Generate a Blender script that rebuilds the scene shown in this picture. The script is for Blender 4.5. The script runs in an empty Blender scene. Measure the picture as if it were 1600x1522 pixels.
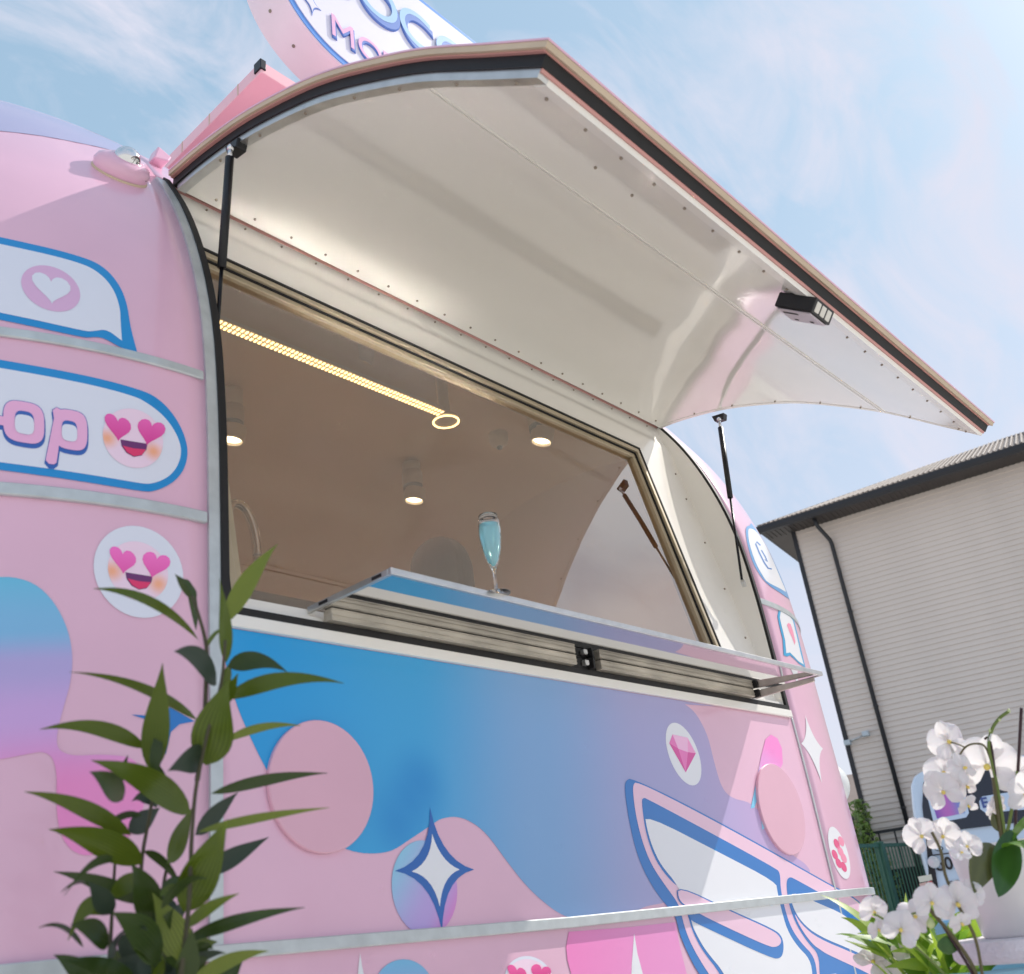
import bpy, bmesh, math, random
import numpy as np
from mathutils import Vector, Matrix
from mathutils.geometry import delaunay_2d_cdt
random.seed(7)
# ------------------------------------------------------------------ camera
U = 0.8                       # metres per building unit
H = 0.70                      # camera height above the ground, metres
F = 1562.35
RM = [[0.669886517806625, -0.7332656404453612, -0.11650559558737333],
      [0.2391326820977175, 0.36164006869844206, -0.9011281934689083],
      [0.702899433499321, 0.575793332068061, 0.41760558560954775]]   # right, down, forward
scn = bpy.context.scene
COL = scn.collection
cd = bpy.data.cameras.new('camera'); cam = bpy.data.objects.new('camera', cd); COL.objects.link(cam)
r0, d0, f0 = [Vector(v) for v in RM]
cam.matrix_world = Matrix(((r0.x, -d0.x, -f0.x, 0), (r0.y, -d0.y, -f0.y, 0), (r0.z, -d0.z, -f0.z, H), (0, 0, 0, 1)))
cd.sensor_width = 36; cd.lens = 36 * F / 1600; cd.clip_end = 800; cd.clip_start = 0.05
cd.dof.use_dof = True; cd.dof.focus_distance = 3.3; cd.dof.aperture_fstop = 5.6
scn.camera = cam
# ------------------------------------------------------------------ world and sun
SUN = Vector((2.75, -1.0, 2.8)).normalized()
W = bpy.data.worlds.new('World'); scn.world = W; W.use_nodes = True
nt = W.node_tree; N = nt.nodes; LK = nt.links
for n in list(N): N.remove(n)
out = N.new('ShaderNodeOutputWorld'); bg = N.new('ShaderNodeBackground')
sky = N.new('ShaderNodeTexSky'); sky.sky_type = 'NISHITA'; sky.sun_disc = False
sky.sun_elevation = math.asin(SUN.z); sky.sun_rotation = math.atan2(SUN.x, SUN.y)
sky.air_density = 1.0; sky.dust_density = 2.0; sky.ozone_density = 1.3
tc = N.new('ShaderNodeTexCoord')
def wn(t, **k):
    n = N.new(t)
    for a, b in k.items(): setattr(n, a, b)
    return n
mp = wn('ShaderNodeMapping'); mp.inputs['Scale'].default_value = (2.2, 5.0, 3.2); mp.inputs['Rotation'].default_value = (0.3, 0.5, 0.9)
LK.new(tc.outputs['Generated'], mp.inputs['Vector'])
nz = wn('ShaderNodeTexNoise'); nz.inputs['Scale'].default_value = 1.5; nz.inputs['Detail'].default_value = 9; nz.inputs['Roughness'].default_value = 0.62; nz.inputs['Distortion'].default_value = 0.9
LK.new(mp.outputs[0], nz.inputs['Vector'])
cr = wn('ShaderNodeValToRGB'); cr.color_ramp.elements[0].position = 0.44; cr.color_ramp.elements[1].position = 0.70
cr.color_ramp.elements[0].color = (0, 0, 0, 1); cr.color_ramp.elements[1].color = (0.95, 0.95, 0.95, 1)
LK.new(nz.outputs['Fac'], cr.inputs[0])
sp = wn('ShaderNodeSeparateXYZ'); LK.new(tc.outputs['Generated'], sp.inputs[0])
ad = wn('ShaderNodeMath', operation='MULTIPLY'); ad.inputs[1].default_value = 1.0
LK.new(cr.outputs[0], ad.inputs[0])
mixc = wn('ShaderNodeMix', data_type='RGBA')
hz = wn('ShaderNodeMix', data_type='RGBA'); hr = wn('ShaderNodeMapRange'); hr.inputs[1].default_value = 0.02; hr.inputs[2].default_value = 0.62; LK.new(sp.outputs['Z'], hr.inputs[0])
LK.new(hr.outputs[0], hz.inputs[0]); hz.inputs[6].default_value = (8.4, 8.2, 9.3, 1); hz.inputs[7].default_value = (4.7, 6.9, 8.9, 1)   # pale haze low down, clear blue higher up
veil = wn('ShaderNodeMix', data_type='RGBA'); veil.inputs[0].default_value = 0.68; skb = wn('ShaderNodeVectorMath', operation='SCALE'); skb.inputs['Scale'].default_value = 1.2; LK.new(sky.outputs[0], skb.inputs[0]); LK.new(skb.outputs[0], veil.inputs[6]); LK.new(hz.outputs[2], veil.inputs[7])
LK.new(ad.outputs[0], mixc.inputs[0]); LK.new(veil.outputs[2], mixc.inputs[6]); mixc.inputs[7].default_value = (7.6, 7.6, 8.8, 1)
LK.new(mixc.outputs[2], bg.inputs[0]); bg.inputs[1].default_value = 0.1
LK.new(bg.outputs[0], out.inputs[0])
sl = bpy.data.lights.new('sun', 'SUN'); sl.energy = 3.9; sl.angle = math.radians(0.5); sl.color = (1.0, 0.95, 0.88)
so = bpy.data.objects.new('sun', sl); COL.objects.link(so)
so.rotation_euler = (-SUN).to_track_quat('-Z', 'Y').to_euler()
scn.view_settings.view_transform = 'Standard'; scn.view_settings.look = 'None'
scn.view_settings.exposure = 0.05; scn.view_settings.gamma = 1.0; scn.view_settings.use_curve_mapping = False
scn.cycles.use_denoising = True; scn.cycles.sample_clamp_indirect = 0
scn.cycles.caustics_reflective = True; scn.cycles.blur_glossy = 0.0
scn.cycles.max_bounces = 12; scn.cycles.transparent_max_bounces = 16
# ------------------------------------------------------------------ helpers
def V(x, y, z): return Vector((x * U, y * U, z * U + H))
def ray(px, py):
    a = Vector(((px - 800), (py - 761), F))
    return Vector([RM[0][i] * a.x + RM[1][i] * a.y + RM[2][i] * a.z for i in range(3)]).normalized()
def onp(px, py, ax, val):                                  # point of a line of sight on an axis plane (units)
    r = ray(px, py); return r * (val / r[ax])
def lin(c):
    c = c / 255.0
    return c / 12.92 if c <= 0.04045 else ((c + 0.055) / 1.055) ** 2.4
def rgb(r, g, b): return (lin(r), lin(g), lin(b), 1)
MATS = {}
def mat(name, col, rough=0.5, metal=0.0, coat=0.0, noise=0.0, nscale=8.0, bump=0.0, bscale=60.0, spec=0.5, emit=None, es=0, trans=0.0, ior=1.45, sub=0.0, stretch=None, alpha=1.0, rnoise=0.0):
    if name in MATS: return MATS[name]
    m = bpy.data.materials.new(name); m.use_nodes = True; t = m.node_tree; b = t.nodes['Principled BSDF']
    b.inputs['Base Color'].default_value = col; b.inputs['Roughness'].default_value = rough; b.inputs['Metallic'].default_value = metal
    b.inputs['Coat Weight'].default_value = coat; b.inputs['Coat Roughness'].default_value = 0.06
    b.inputs['Specular IOR Level'].default_value = spec; b.inputs['IOR'].default_value = ior
    b.inputs['Transmission Weight'].default_value = trans; b.inputs['Alpha'].default_value = alpha
    if sub: b.inputs['Subsurface Weight'].default_value = sub; b.inputs['Subsurface Scale'].default_value = 0.01
    if emit: b.inputs['Emission Color'].default_value = emit; b.inputs['Emission Strength'].default_value = es
    if noise or bump or rnoise:
        c = t.nodes.new('ShaderNodeTexCoord'); mpn = t.nodes.new('ShaderNodeMapping'); t.links.new(c.outputs['Object'], mpn.inputs[0])
        if stretch: mpn.inputs['Scale'].default_value = stretch
    if noise:
        n = t.nodes.new('ShaderNodeTexNoise'); n.inputs['Scale'].default_value = nscale; n.inputs['Detail'].default_value = 6
        t.links.new(mpn.outputs[0], n.inputs['Vector'])
        r = t.nodes.new('ShaderNodeMapRange'); r.inputs[1].default_value = 0.3; r.inputs[2].default_value = 0.7; r.inputs[3].default_value = 1 - noise; r.inputs[4].default_value = 1 + noise * 0.5
        t.links.new(n.outputs['Fac'], r.inputs[0])
        x = t.nodes.new('ShaderNodeVectorMath'); x.operation = 'SCALE'; x.inputs[0].default_value = col[:3]; t.links.new(r.outputs[0], x.inputs['Scale'])
        t.links.new(x.outputs[0], b.inputs['Base Color'])
    if bump:
        n2 = t.nodes.new('ShaderNodeTexNoise'); n2.inputs['Scale'].default_value = bscale; n2.inputs['Detail'].default_value = 3
        t.links.new(mpn.outputs[0], n2.inputs['Vector'])
        bp = t.nodes.new('ShaderNodeBump'); bp.inputs['Strength'].default_value = bump; bp.inputs['Distance'].default_value = 0.01
        t.links.new(n2.outputs['Fac'], bp.inputs['Height']); t.links.new(bp.outputs[0], b.inputs['Normal'])
        if coat: t.links.new(bp.outputs[0], b.inputs['Coat Normal'])
    if rnoise:
        n3 = t.nodes.new('ShaderNodeTexNoise'); n3.inputs['Scale'].default_value = 5; n3.inputs['Detail'].default_value = 6
        t.links.new(mpn.outputs[0], n3.inputs['Vector'])
        r3 = t.nodes.new('ShaderNodeMapRange'); r3.inputs[3].default_value = max(0.02, rough - rnoise); r3.inputs[4].default_value = rough + rnoise
        t.links.new(n3.outputs['Fac'], r3.inputs[0]); t.links.new(r3.outputs[0], b.inputs['Roughness'])
    MATS[name] = m; return m
def grad(name, p0, p1, stops, rough=0.35, coat=0.3):
    """printed vinyl whose colour runs from point p0 to p1 (units x,z)"""
    m = mat(name, stops[0][1], rough, coat=coat); t = m.node_tree; b = t.nodes['Principled BSDF']
    c = t.nodes.new('ShaderNodeTexCoord'); s = t.nodes.new('ShaderNodeVectorMath'); s.operation = 'SUBTRACT'
    a = V(p0[0], 0, p0[1]); e = V(p1[0], 0, p1[1]); d = e - a; d = d / d.length_squared
    t.links.new(c.outputs['Object'], s.inputs[0]); s.inputs[1].default_value = a
    dt = t.nodes.new('ShaderNodeVectorMath'); dt.operation = 'DOT_PRODUCT'; dt.inputs[1].default_value = (d.x, 0, d.z)
    t.links.new(s.outputs[0], dt.inputs[0])
    r = t.nodes.new('ShaderNodeValToRGB'); t.links.new(dt.outputs['Value'], r.inputs[0]); r.color_ramp.interpolation = 'EASE'
    el = r.color_ramp.elements; el[0].position = stops[0][0]; el[0].color = stops[0][1]; el[1].position = stops[-1][0]; el[1].color = stops[-1][1]
    for q in stops[1:-1]: z = el.new(q[0]); z.color = q[1]
    t.links.new(r.outputs[0], b.inputs['Base Color']); return m
def link(name, me, m, parent=None, smooth=False, **props):
    o = bpy.data.objects.new(name, me); COL.objects.link(o)
    for mm in (m if isinstance(m, (list, tuple)) else [m]): me.materials.append(mm)
    if smooth: me.polygons.foreach_set('use_smooth', [True] * len(me.polygons))
    if parent: o.parent = parent
    for k, v in props.items(): o[k] = v
    return o
def mesh(name, vs, fs, m, parent=None, smooth=False, **props):
    me = bpy.data.meshes.new(name); me.from_pydata([tuple(v) for v in vs], [], fs); me.update()
    return link(name, me, m, parent, smooth, **props)
def empty(name, label=None, cat=None, group=None, parent=None, loc=(0, 0, 0), **props):
    o = bpy.data.objects.new(name, None); COL.objects.link(o); o.location = loc; o.empty_display_size = 0.05
    if label: o['label'] = label
    if cat: o['category'] = cat
    if group: o['group'] = group
    if parent: o.parent = parent
    for k, v in props.items(): o[k] = v
    return o
def tag(o, label, cat, group=None):
    o['label'] = label; o['category'] = cat
    if group: o['group'] = group
    return o
class B:
    """collects shapes; points are metres"""
    def __init__(s): s.v = []; s.f = []
    def add(s, vs, fs):
        k = len(s.v); s.v += [Vector(v) for v in vs]; s.f += [tuple(i + k for i in f) for f in fs]; return s
    def hexa(s, p): # 8 points: bottom 4 ccw, top 4
        return s.add(p, [(3, 2, 1, 0), (4, 5, 6, 7), (0, 1, 5, 4), (1, 2, 6, 5), (2, 3, 7, 6), (3, 0, 4, 7)])
    def box(s, x0, x1, y0, y1, z0, z1):
        return s.hexa([V(x0, y0, z0), V(x1, y0, z0), V(x1, y1, z0), V(x0, y1, z0), V(x0, y0, z1), V(x1, y0, z1), V(x1, y1, z1), V(x0, y1, z1)])
    def tube(s, pts, rad, n=10, cap=True):
        pts = [Vector(p) for p in pts]; m = len(pts); rr = rad if isinstance(rad, (list, tuple)) else [rad] * m
        k = len(s.v); up = None
        for i, p in enumerate(pts):
            d = (pts[min(i + 1, m - 1)] - pts[max(i - 1, 0)]).normalized()
            if up is None: up = d.orthogonal().normalized()
            up = (up - d * up.dot(d)).normalized(); w = d.cross(up)
            for j in range(n):
                a = 2 * math.pi * j / n; s.v.append(p + (up * math.cos(a) + w * math.sin(a)) * rr[i])
        for i in range(m - 1):
            for j in range(n): s.f.append((k + i * n + j, k + i * n + (j + 1) % n, k + (i + 1) * n + (j + 1) % n, k + (i + 1) * n + j))
        if cap: s.f.append(tuple(k + j for j in range(n))[::-1]); s.f.append(tuple(k + (m - 1) * n + j for j in range(n)))
        return s
    def lathe(s, o, ax, prof, n=24, cap=(True, True)):
        o = Vector(o); ax = Vector(ax).normalized(); u = ax.orthogonal().normalized(); w = ax.cross(u); k = len(s.v); m = len(prof)
        for r, h in prof:
            for j in range(n):
                a = 2 * math.pi * j / n; s.v.append(o + ax * h + (u * math.cos(a) + w * math.sin(a)) * r)
        for i in range(m - 1):
            for j in range(n): s.f.append((k + i * n + j, k + i * n + (j + 1) % n, k + (i + 1) * n + (j + 1) % n, k + (i + 1) * n + j))
        if cap[0]: s.f.append(tuple(k + j for j in range(n))[::-1])
        if cap[1]: s.f.append(tuple(k + (m - 1) * n + j for j in range(n)))
        return s
    def build(s, name, m, parent=None, smooth=False, **p): return mesh(name, s.v, s.f, m, parent, smooth, **p)
def bevel(o, w=0.003, seg=2):
    md = o.modifiers.new('bevel', 'BEVEL'); md.width = w; md.segments = seg; md.limit_method = 'ANGLE'; md.angle_limit = math.radians(40); return o
def autosmooth(o, ang=35):
    me = o.data; me.polygons.foreach_set('use_smooth', [True] * len(me.polygons))
    me.set_sharp_from_angle(angle=math.radians(ang)); return o
def catmull(pts, n=8, closed=False):
    pts = [Vector(p) for p in pts]; o = []; m = len(pts)
    for i in range(m if closed else m - 1):
        if closed: a, b, c, d = pts[(i - 1) % m], pts[i], pts[(i + 1) % m], pts[(i + 2) % m]
        else: a, b, c, d = pts[max(i - 1, 0)], pts[i], pts[i + 1], pts[min(i + 2, m - 1)]
        for k in range(n):
            t = k / n; o.append(0.5 * ((2 * b) + (c - a) * t + (2 * a - 5 * b + 4 * c - d) * t * t + (3 * b - a - 3 * c + d) * t ** 3))
    if not closed: o.append(pts[-1])
    return o
# ------------------------------------------------------------------ materials
PINK = rgb(231, 184, 206)
vinyl_pink = mat('pink_vinyl', PINK, 0.28, coat=0.55, noise=0.05, nscale=3, bump=0.03, bscale=2.0)
white_paint = mat('white_paint', rgb(240, 236, 228), 0.22, coat=0.35, noise=0.03, nscale=2, bump=0.02, bscale=2.2)
hatch_white = mat('hatch_lining', rgb(238, 234, 226), 0.10, coat=0.6, noise=0.03, nscale=2, bump=0.30, bscale=1.2)
beige_in = mat('beige_lining', rgb(226, 204, 178), 0.45, noise=0.05, nscale=2)
alu = mat('aluminium', rgb(205, 205, 203), 0.33, metal=0.85, noise=0.12, nscale=20, rnoise=0.12)
alu_old = mat('weathered_aluminium', rgb(196, 188, 174), 0.42, metal=0.55, noise=0.35, nscale=6, stretch=(1, 3, 5), bump=0.25, bscale=40, rnoise=0.15)
trim_m = mat('trim_strip', rgb(196, 202, 203), 0.3, metal=0.35, noise=0.12, nscale=25)
rubber = mat('black_rubber', rgb(24, 23, 24), 0.55, noise=0.2, nscale=30)
blackp = mat('black_plastic', rgb(22, 22, 25), 0.35)
tan_edge = mat('tan_edge', rgb(206, 186, 160), 0.55, noise=0.1, nscale=10)
pink_edge = mat('pink_edge', rgb(206, 150, 142), 0.5)
steel = mat('polished_steel', rgb(206, 208, 212), 0.16, metal=1.0, rnoise=0.03)
chrome = mat('chrome', rgb(225, 225, 225), 0.07, metal=1.0)
blue_v = mat('blue_vinyl', rgb(10, 122, 190), 0.3, coat=0.4)
white_v = mat('white_vinyl', rgb(236, 236, 240), 0.3, coat=0.4)
pink_v = mat('pale_pink_vinyl', rgb(240, 200, 220), 0.3, coat=0.4)
frame_m = mat('window_frame_metal', rgb(186, 172, 146), 0.4, metal=0.3, noise=0.1)
screw_m = mat('screw_head', rgb(150, 138, 124), 0.4, metal=0.5)
# ------------------------------------------------------------------ trailer geometry (units)
XL, XR = 1.289, 4.101
YC, ZC = 3.38, 0.6
PROF = [(1.99, -0.75), (1.972, -0.45), (1.968, -0.2), (1.97, 0.07), (1.975, 0.5), (1.985, 0.82), (1.995, 1.15), (2.006, 1.377), (2.03, 1.613),
        (2.072, 1.81), (2.138, 2.01), (2.222, 2.195), (2.33, 2.374), (2.425, 2.515), (2.55, 2.66), (2.74, 2.775), (3.02, 2.845), (3.38, 2.865)]
PS = catmull([(a, b, 0) for a, b in PROF], 10)
PY = np.array([p.x for p in PS]); PZ = np.array([p.y for p in PS])
def prof(z): return float(np.interp(z, PZ, PY))
def rr(x):
    if x < XL - 0.04: d = XL - 0.04 - x; L = 1.36; p = 1.9
    elif x > XR + 0.03: d = x - XR - 0.03; L = 1.36; p = 2.15
    else: return 1.0
    if d >= L: return 0.0
    return (1 - (d / L) ** p) ** (1 / p)
def ez(x): return 0.2 if x < XL else 0.8
def surf_y(x, z):
    r = rr(x)
    if r < 0.02: return 99.0
    zz = ZC + (z - ZC) / (r ** ez(x)) if z > ZC else z
    if zz > 2.865: return 99.0
    return YC - (YC - prof(zz)) * r
def hit(px, py, t0=1.2, t1=7.0):
    """line of sight onto the trailer's outer skin -> (x, z)"""
    d = ray(px, py); prev = None; n = 240
    for i in range(n + 1):
        t = t0 + (t1 - t0) * i / n; p = d * t; g = p.y - surf_y(p.x, p.z)
        if g > 0 and prev is not None:
            a, b = prev, t
            for _ in range(30):
                m = (a + b) / 2; q = d * m
                if q.y - surf_y(q.x, q.z) > 0: b = m
                else: a = m
            q = d * a; return (q.x, q.z)
        prev = t
    return None
def SP(x, z, off=0.0):
    """metre point on the skin at (x,z), pushed out by off units"""
    y = surf_y(x, z); e = 0.01
    gx = (surf_y(x + e, z) - surf_y(x - e, z)) / (2 * e); gz = (surf_y(x, z + e) - surf_y(x, z - e)) / (2 * e)
    if abs(gx) > 5: gx = math.copysign(5, gx)
    if abs(gz) > 5: gz = math.copysign(5, gz)
    n = Vector((gx, -1, gz)).normalized(); p = Vector((x, y, z)) + n * off
    return V(*p)
def grid(name, us, vs, fn, m, parent, smooth=True, **p):
    vv = [fn(u, v) for v in vs for u in us]; nu = len(us)
    ff = [(j * nu + i, j * nu + i + 1, (j + 1) * nu + i + 1, (j + 1) * nu + i) for j in range(len(vs) - 1) for i in range(nu - 1)]
    return mesh(name, vv, ff, m, parent, smooth, **p)
trailer = empty('food_trailer', 'pink rounded food trailer with raised white serving hatch and blue printed graphics', 'food trailer', loc=(0, 0, 0))
SEC = list(PS)                                  # front half, bottom to ridge
def sec_point(i, x):
    r = rr(x); back = i >= len(SEC)
    p = SEC[i] if not back else SEC[2 * len(SEC) - 2 - i]
    y, z = p.x, p.y
    if z > ZC: z = ZC + (z - ZC) * (r ** ez(x))
    y = YC - (YC - y) * r
    if back: y = 2 * YC - y
    return V(x, y, z)
NS = 2 * len(SEC) - 1
idx_h = int(np.argmin(abs(PZ - 2.385))); idx_s = int(np.argmin(abs(PZ[:120] - 0.79)))
def xs_end(side):
    L = 1.355 if side < 0 else 1.355
    base = XL - 0.035 if side < 0 else XR + 0.03
    o = []
    for k in range(31):
        a = math.pi / 2 * k / 30; o.append(base + side * L * math.sin(a))
    return o
def shell(name, xs, i0, i1, **p):
    o = grid(name, xs, list(range(i0, i1 + 1)), lambda x, i: sec_point(i, x), vinyl_pink, trailer, **p)
    md = o.modifiers.new('thick', 'SOLIDIFY'); md.thickness = 0.014; md.offset = 0 if False else 1.0
    return o
xm = [XL - 0.035 + (XR - XL + 0.065) * k / 60 for k in range(61)]
e = shell('end_panel', xs_end(-1)[::-1], 0, NS - 1)
shell('end_panel', xs_end(1), 0, NS - 1)
shell('roof_panel', xm, idx_h, NS - 1)
shell('side_panel', xm, 0, idx_s)
shellobjs = [o for o in trailer.children]
for o in shellobjs: o.modifiers['thick'].offset = 1.0    # fixed after checking normals below
# normals of the grids: thickness must grow inwards, so test one face
for o in shellobjs:
    p = o.data.polygons[len(o.data.polygons) // 4]
    c = p.center; inward = (V(2.6, YC, 1.0) - c)
    o.modifiers['thick'].offset = 1.0 if p.normal.dot(inward) > 0 else -1.0
# vertical edge strips that close the opening left and right (outside the gasket)
def vstrip(name, x0, x1, z0, z1, off, th, m, parent=trailer, nz_=40):
    b = B(); zs = [z0 + (z1 - z0) * k / nz_ for k in range(nz_ + 1)]
    vs = []
    for z in zs:
        vs += [SP(x0, z, off), SP(x1, z, off), SP(x1, z, off - th), SP(x0, z, off - th)]
    fs = []
    for k in range(nz_):
        a = 4 * k
        for j in range(4): fs.append((a + j, a + (j + 1) % 4, a + 4 + (j + 1) % 4, a + 4 + j))
    fs += [(0, 3, 2, 1), (4 * nz_, 4 * nz_ + 1, 4 * nz_ + 2, 4 * nz_ + 3)]
    b.add(vs, fs); return b.build(name, m, parent)
ZH = 2.372
autosmooth(vstrip('seam_strip', XL - 0.045, XL - 0.014, -0.7, ZH - 0.02, 0.008, 0.05, trim_m))
autosmooth(vstrip('opening_gasket', XL - 0.014, XL + 0.008, 0.80, ZH, 0.012, 0.07, rubber))
autosmooth(vstrip('opening_gasket', XR - 0.010, XR + 0.010, 0.80, ZH, 0.010, 0.022, rubber))
autosmooth(vstrip('seam_strip', XR + 0.020, XR + 0.032, -0.7, 0.80, 0.004, 0.02, trim_m))
# horizontal strips following the skin
def hstrip(name, x0, x1, z, h, off, th, m, n=40, dz=lambda x: 0.0, parent=trailer):
    vs = []; xs = [x0 + (x1 - x0) * k / n for k in range(n + 1)]
    for x in xs:
        za = z + dz(x); vs += [SP(x, za - h / 2, 0.0), SP(x, za - h / 2, off), SP(x, za + h / 2, off), SP(x, za + h / 2, 0.0)]
    fs = []
    for k in range(n):
        a = 4 * k
        for j in range(4): fs.append((a + j, a + 4 + j, a + 4 + (j + 1) % 4, a + (j + 1) % 4))
    fs += [(0, 1, 2, 3), (4 * n + 3, 4 * n + 2, 4 * n + 1, 4 * n)]
    o = mesh(name, vs, fs, m, parent); return autosmooth(bevel(o, 0.002, 1))
hstrip('trim_strip', XL - 1.2, XL - 0.052, 1.458, 0.027, 0.010, 0.02, trim_m)
hstrip('trim_strip', XL - 1.2, XL - 0.052, 1.040, 0.030, 0.014, 0.02, trim_m)
hstrip('bumper_rail', XL - 1.2, XR + 0.92, 0.052, 0.029, 0.018, 0.02, trim_m, 120, dz=lambda x: 0.012 * max(0.0, (2.4 - x)))
hstrip('trim_strip', XR + 0.02, XR + 1.0, 1.315, 0.03, 0.006, 0.02, trim_m)
# sill: white band, gasket, ledge
hstrip('sill_band', XL - 0.016, XR + 0.012, 0.786, 0.032, 0.016, 0.02, white_paint, 60)
B().box(XL - 0.01, XR + 0.005, 1.972, 2.0, 0.803, 0.822).build('sill_gasket', rubber, trailer)
B().box(XL, XR, 1.99, 2.20, 0.822, 0.838).build('sill_ledge', white_paint, trailer)
# ---- window surround: a flat leaning panel with a window
def yw(z): return 2.03 + 0.2 * (z - 0.92)
WX0, WX1, WZ0, WZ1 = 1.315, 3.765, 0.868, 2.118
def plate(name, x0, x1, z0, z1, oy=0.0, th=0.012, m=white_paint, parent=trailer):
    b = B(); b.hexa([V(x0, yw(z0) + oy, z0), V(x1, yw(z0) + oy, z0), V(x1, yw(z0) + oy + th, z0), V(x0, yw(z0) + oy + th, z0),
                     V(x0, yw(z1) + oy, z1), V(x1, yw(z1) + oy, z1), V(x1, yw(z1) + oy + th, z1), V(x0, yw(z1) + oy + th, z1)])
    return b.build(name, m, parent)
plate('surround_panel', WX1, XR - 0.005, 0.838, WZ1)
plate('surround_panel', XL, WX0, 0.838, WZ1)
plate('surround_panel', WX0, WX1, 0.838, WZ0)
# header, slightly curved, from window top to hinge
hd = catmull([(yw(WZ1), WZ1, 0), (yw(WZ1) + 0.022, WZ1 + 0.10, 0), (2.318, 2.28, 0), (2.338, 2.368, 0)], 6)
ho = grid('header_panel', [XL, XR - 0.005], hd, lambda x, p: V(x, p.x, p.y), white_paint, trailer)
# jambs that close the gap between surround and skin
for xx, nm in ((XL + 0.004, 'jamb'), (XR - 0.012, 'jamb')):
    zs = [0.81 + (2.36 - 0.81) * k / 40 for k in range(41)]
    vv = []
    for z in zs:
        yy = yw(z) if z < WZ1 else float(np.interp(z, [p.y for p in hd], [p.x for p in hd]))
        vv += [V(xx, prof(z) + 0.002, z), V(xx, max(yy, prof(z)) + 0.02, z)]
    mesh(nm, vv, [(2 * k, 2 * k + 1, 2 * k + 3, 2 * k + 2) for k in range(40)], white_paint, trailer)
# window frame: nested rings
wf = empty('serving_window', parent=trailer)
def ring(name, a, w, oy, th, m):
    x0, x1, z0, z1 = WX0 + a, WX1 - a, WZ0, WZ1 - a
    for q in ((x0, x1, z1 - w, z1), (x0, x0 + w, z0, z1 - w), (x1 - w, x1, z0, z1 - w)):
        bevel(plate(name, *q, oy=oy, th=th, m=m, parent=wf), 0.002, 1)
ring('frame_seal', 0.0, 0.012, -0.010, 0.05, rubber)
ring('frame_bar', 0.012, 0.022, -0.006, 0.05, frame_m)
ring('frame_seal', 0.034, 0.006, 0.004, 0.05, rubber)
ring('frame_bar', 0.040, 0.024, 0.012, 0.05, frame_m)
# glass
gm = bpy.data.materials.new('window_glass'); gm.use_nodes = True; t = gm.node_tree
for n in list(t.nodes): t.nodes.remove(n)
go = t.nodes.new('ShaderNodeOutputMaterial'); gx = t.nodes.new('ShaderNodeMixShader'); gt = t.nodes.new('ShaderNodeBsdfTransparent'); gg = t.nodes.new('ShaderNodeBsdfGlossy')
gf = t.nodes.new('ShaderNodeFresnel'); gf.inputs[0].default_value = 3.3; gt.inputs[0].default_value = (0.86, 0.76, 0.64, 1); gg.inputs['Roughness'].default_value = 0.0
gg.inputs['Color'].default_value = (0.97, 0.95, 0.92, 1)
gn = t.nodes.new('ShaderNodeTexNoise'); gn.inputs['Scale'].default_value = 1.4; gb = t.nodes.new('ShaderNodeBump'); gb.inputs['Strength'].default_value = 0.14; gb.inputs['Distance'].default_value = 0.02
gc = t.nodes.new('ShaderNodeTexCoord'); t.links.new(gc.outputs['Object'], gn.inputs['Vector']); t.links.new(gn.outputs['Fac'], gb.inputs['Height']); t.links.new(gb.outputs[0], gg.inputs['Normal'])
t.links.new(gf.outputs[0], gx.inputs[0]); t.links.new(gt.outputs[0], gx.inputs[1]); t.links.new(gg.outputs[0], gx.inputs[2]); t.links.new(gx.outputs[0], go.inputs[0])
a = 0.06
mesh('glass_pane', [V(WX0 + a, yw(WZ0) + 0.03, WZ0), V(WX1 - a, yw(WZ0) + 0.03, WZ0), V(WX1 - a, yw(WZ1 - a) + 0.03, WZ1 - a), V(WX0 + a, yw(WZ1 - a) + 0.03, WZ1 - a)], [(0, 1, 2, 3)], gm, wf)
# ---- interior lining
def inn(i, x):
    p = SEC[min(i, 2 * len(SEC) - 2 - i)]; s = 0.93
    y = YC - (YC - p.x) * s; z = -0.3 if p.y < -0.3 else (p.y if p.y < ZC else ZC + (p.y - ZC) * 0.93)
    r = rr(x); y = YC - (YC - y) * r; z = ZC + (z - ZC) * r if z > ZC else z
    if i >= len(SEC): y = 2 * YC - y
    return V(x, y, z)
xi = [XL - 0.5, XL - 0.3, XL, XR, XR + 0.3, XR + 0.5]
grid('ceiling_lining', xi, list(range(idx_h - 4, NS)), lambda x, i: inn(i, x), beige_in, trailer)
grid('lower_lining', xi, list(range(0, idx_s + 2)), lambda x, i: inn(i, x), beige_in, trailer)
for x0, x1 in ((XL - 0.5, XL + 0.0), (XR, XR + 0.5)):
    grid('side_lining', [x0, x1], list(range(idx_s, idx_h - 2)), lambda x, i: inn(i, x), beige_in, trailer)
for xx in (XL - 0.5, XR + 0.5):
    mesh('end_lining', [inn(i, xx) for i in range(NS)], [tuple(range(NS))], beige_in, trailer)
mesh('floor_lining', [V(XL - 0.5, 2.15, -0.3), V(XR + 0.5, 2.15, -0.3), V(XR + 0.5, 4.6, -0.3), V(XL - 0.5, 4.6, -0.3)], [(0, 1, 2, 3)], beige_in, trailer)
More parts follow.
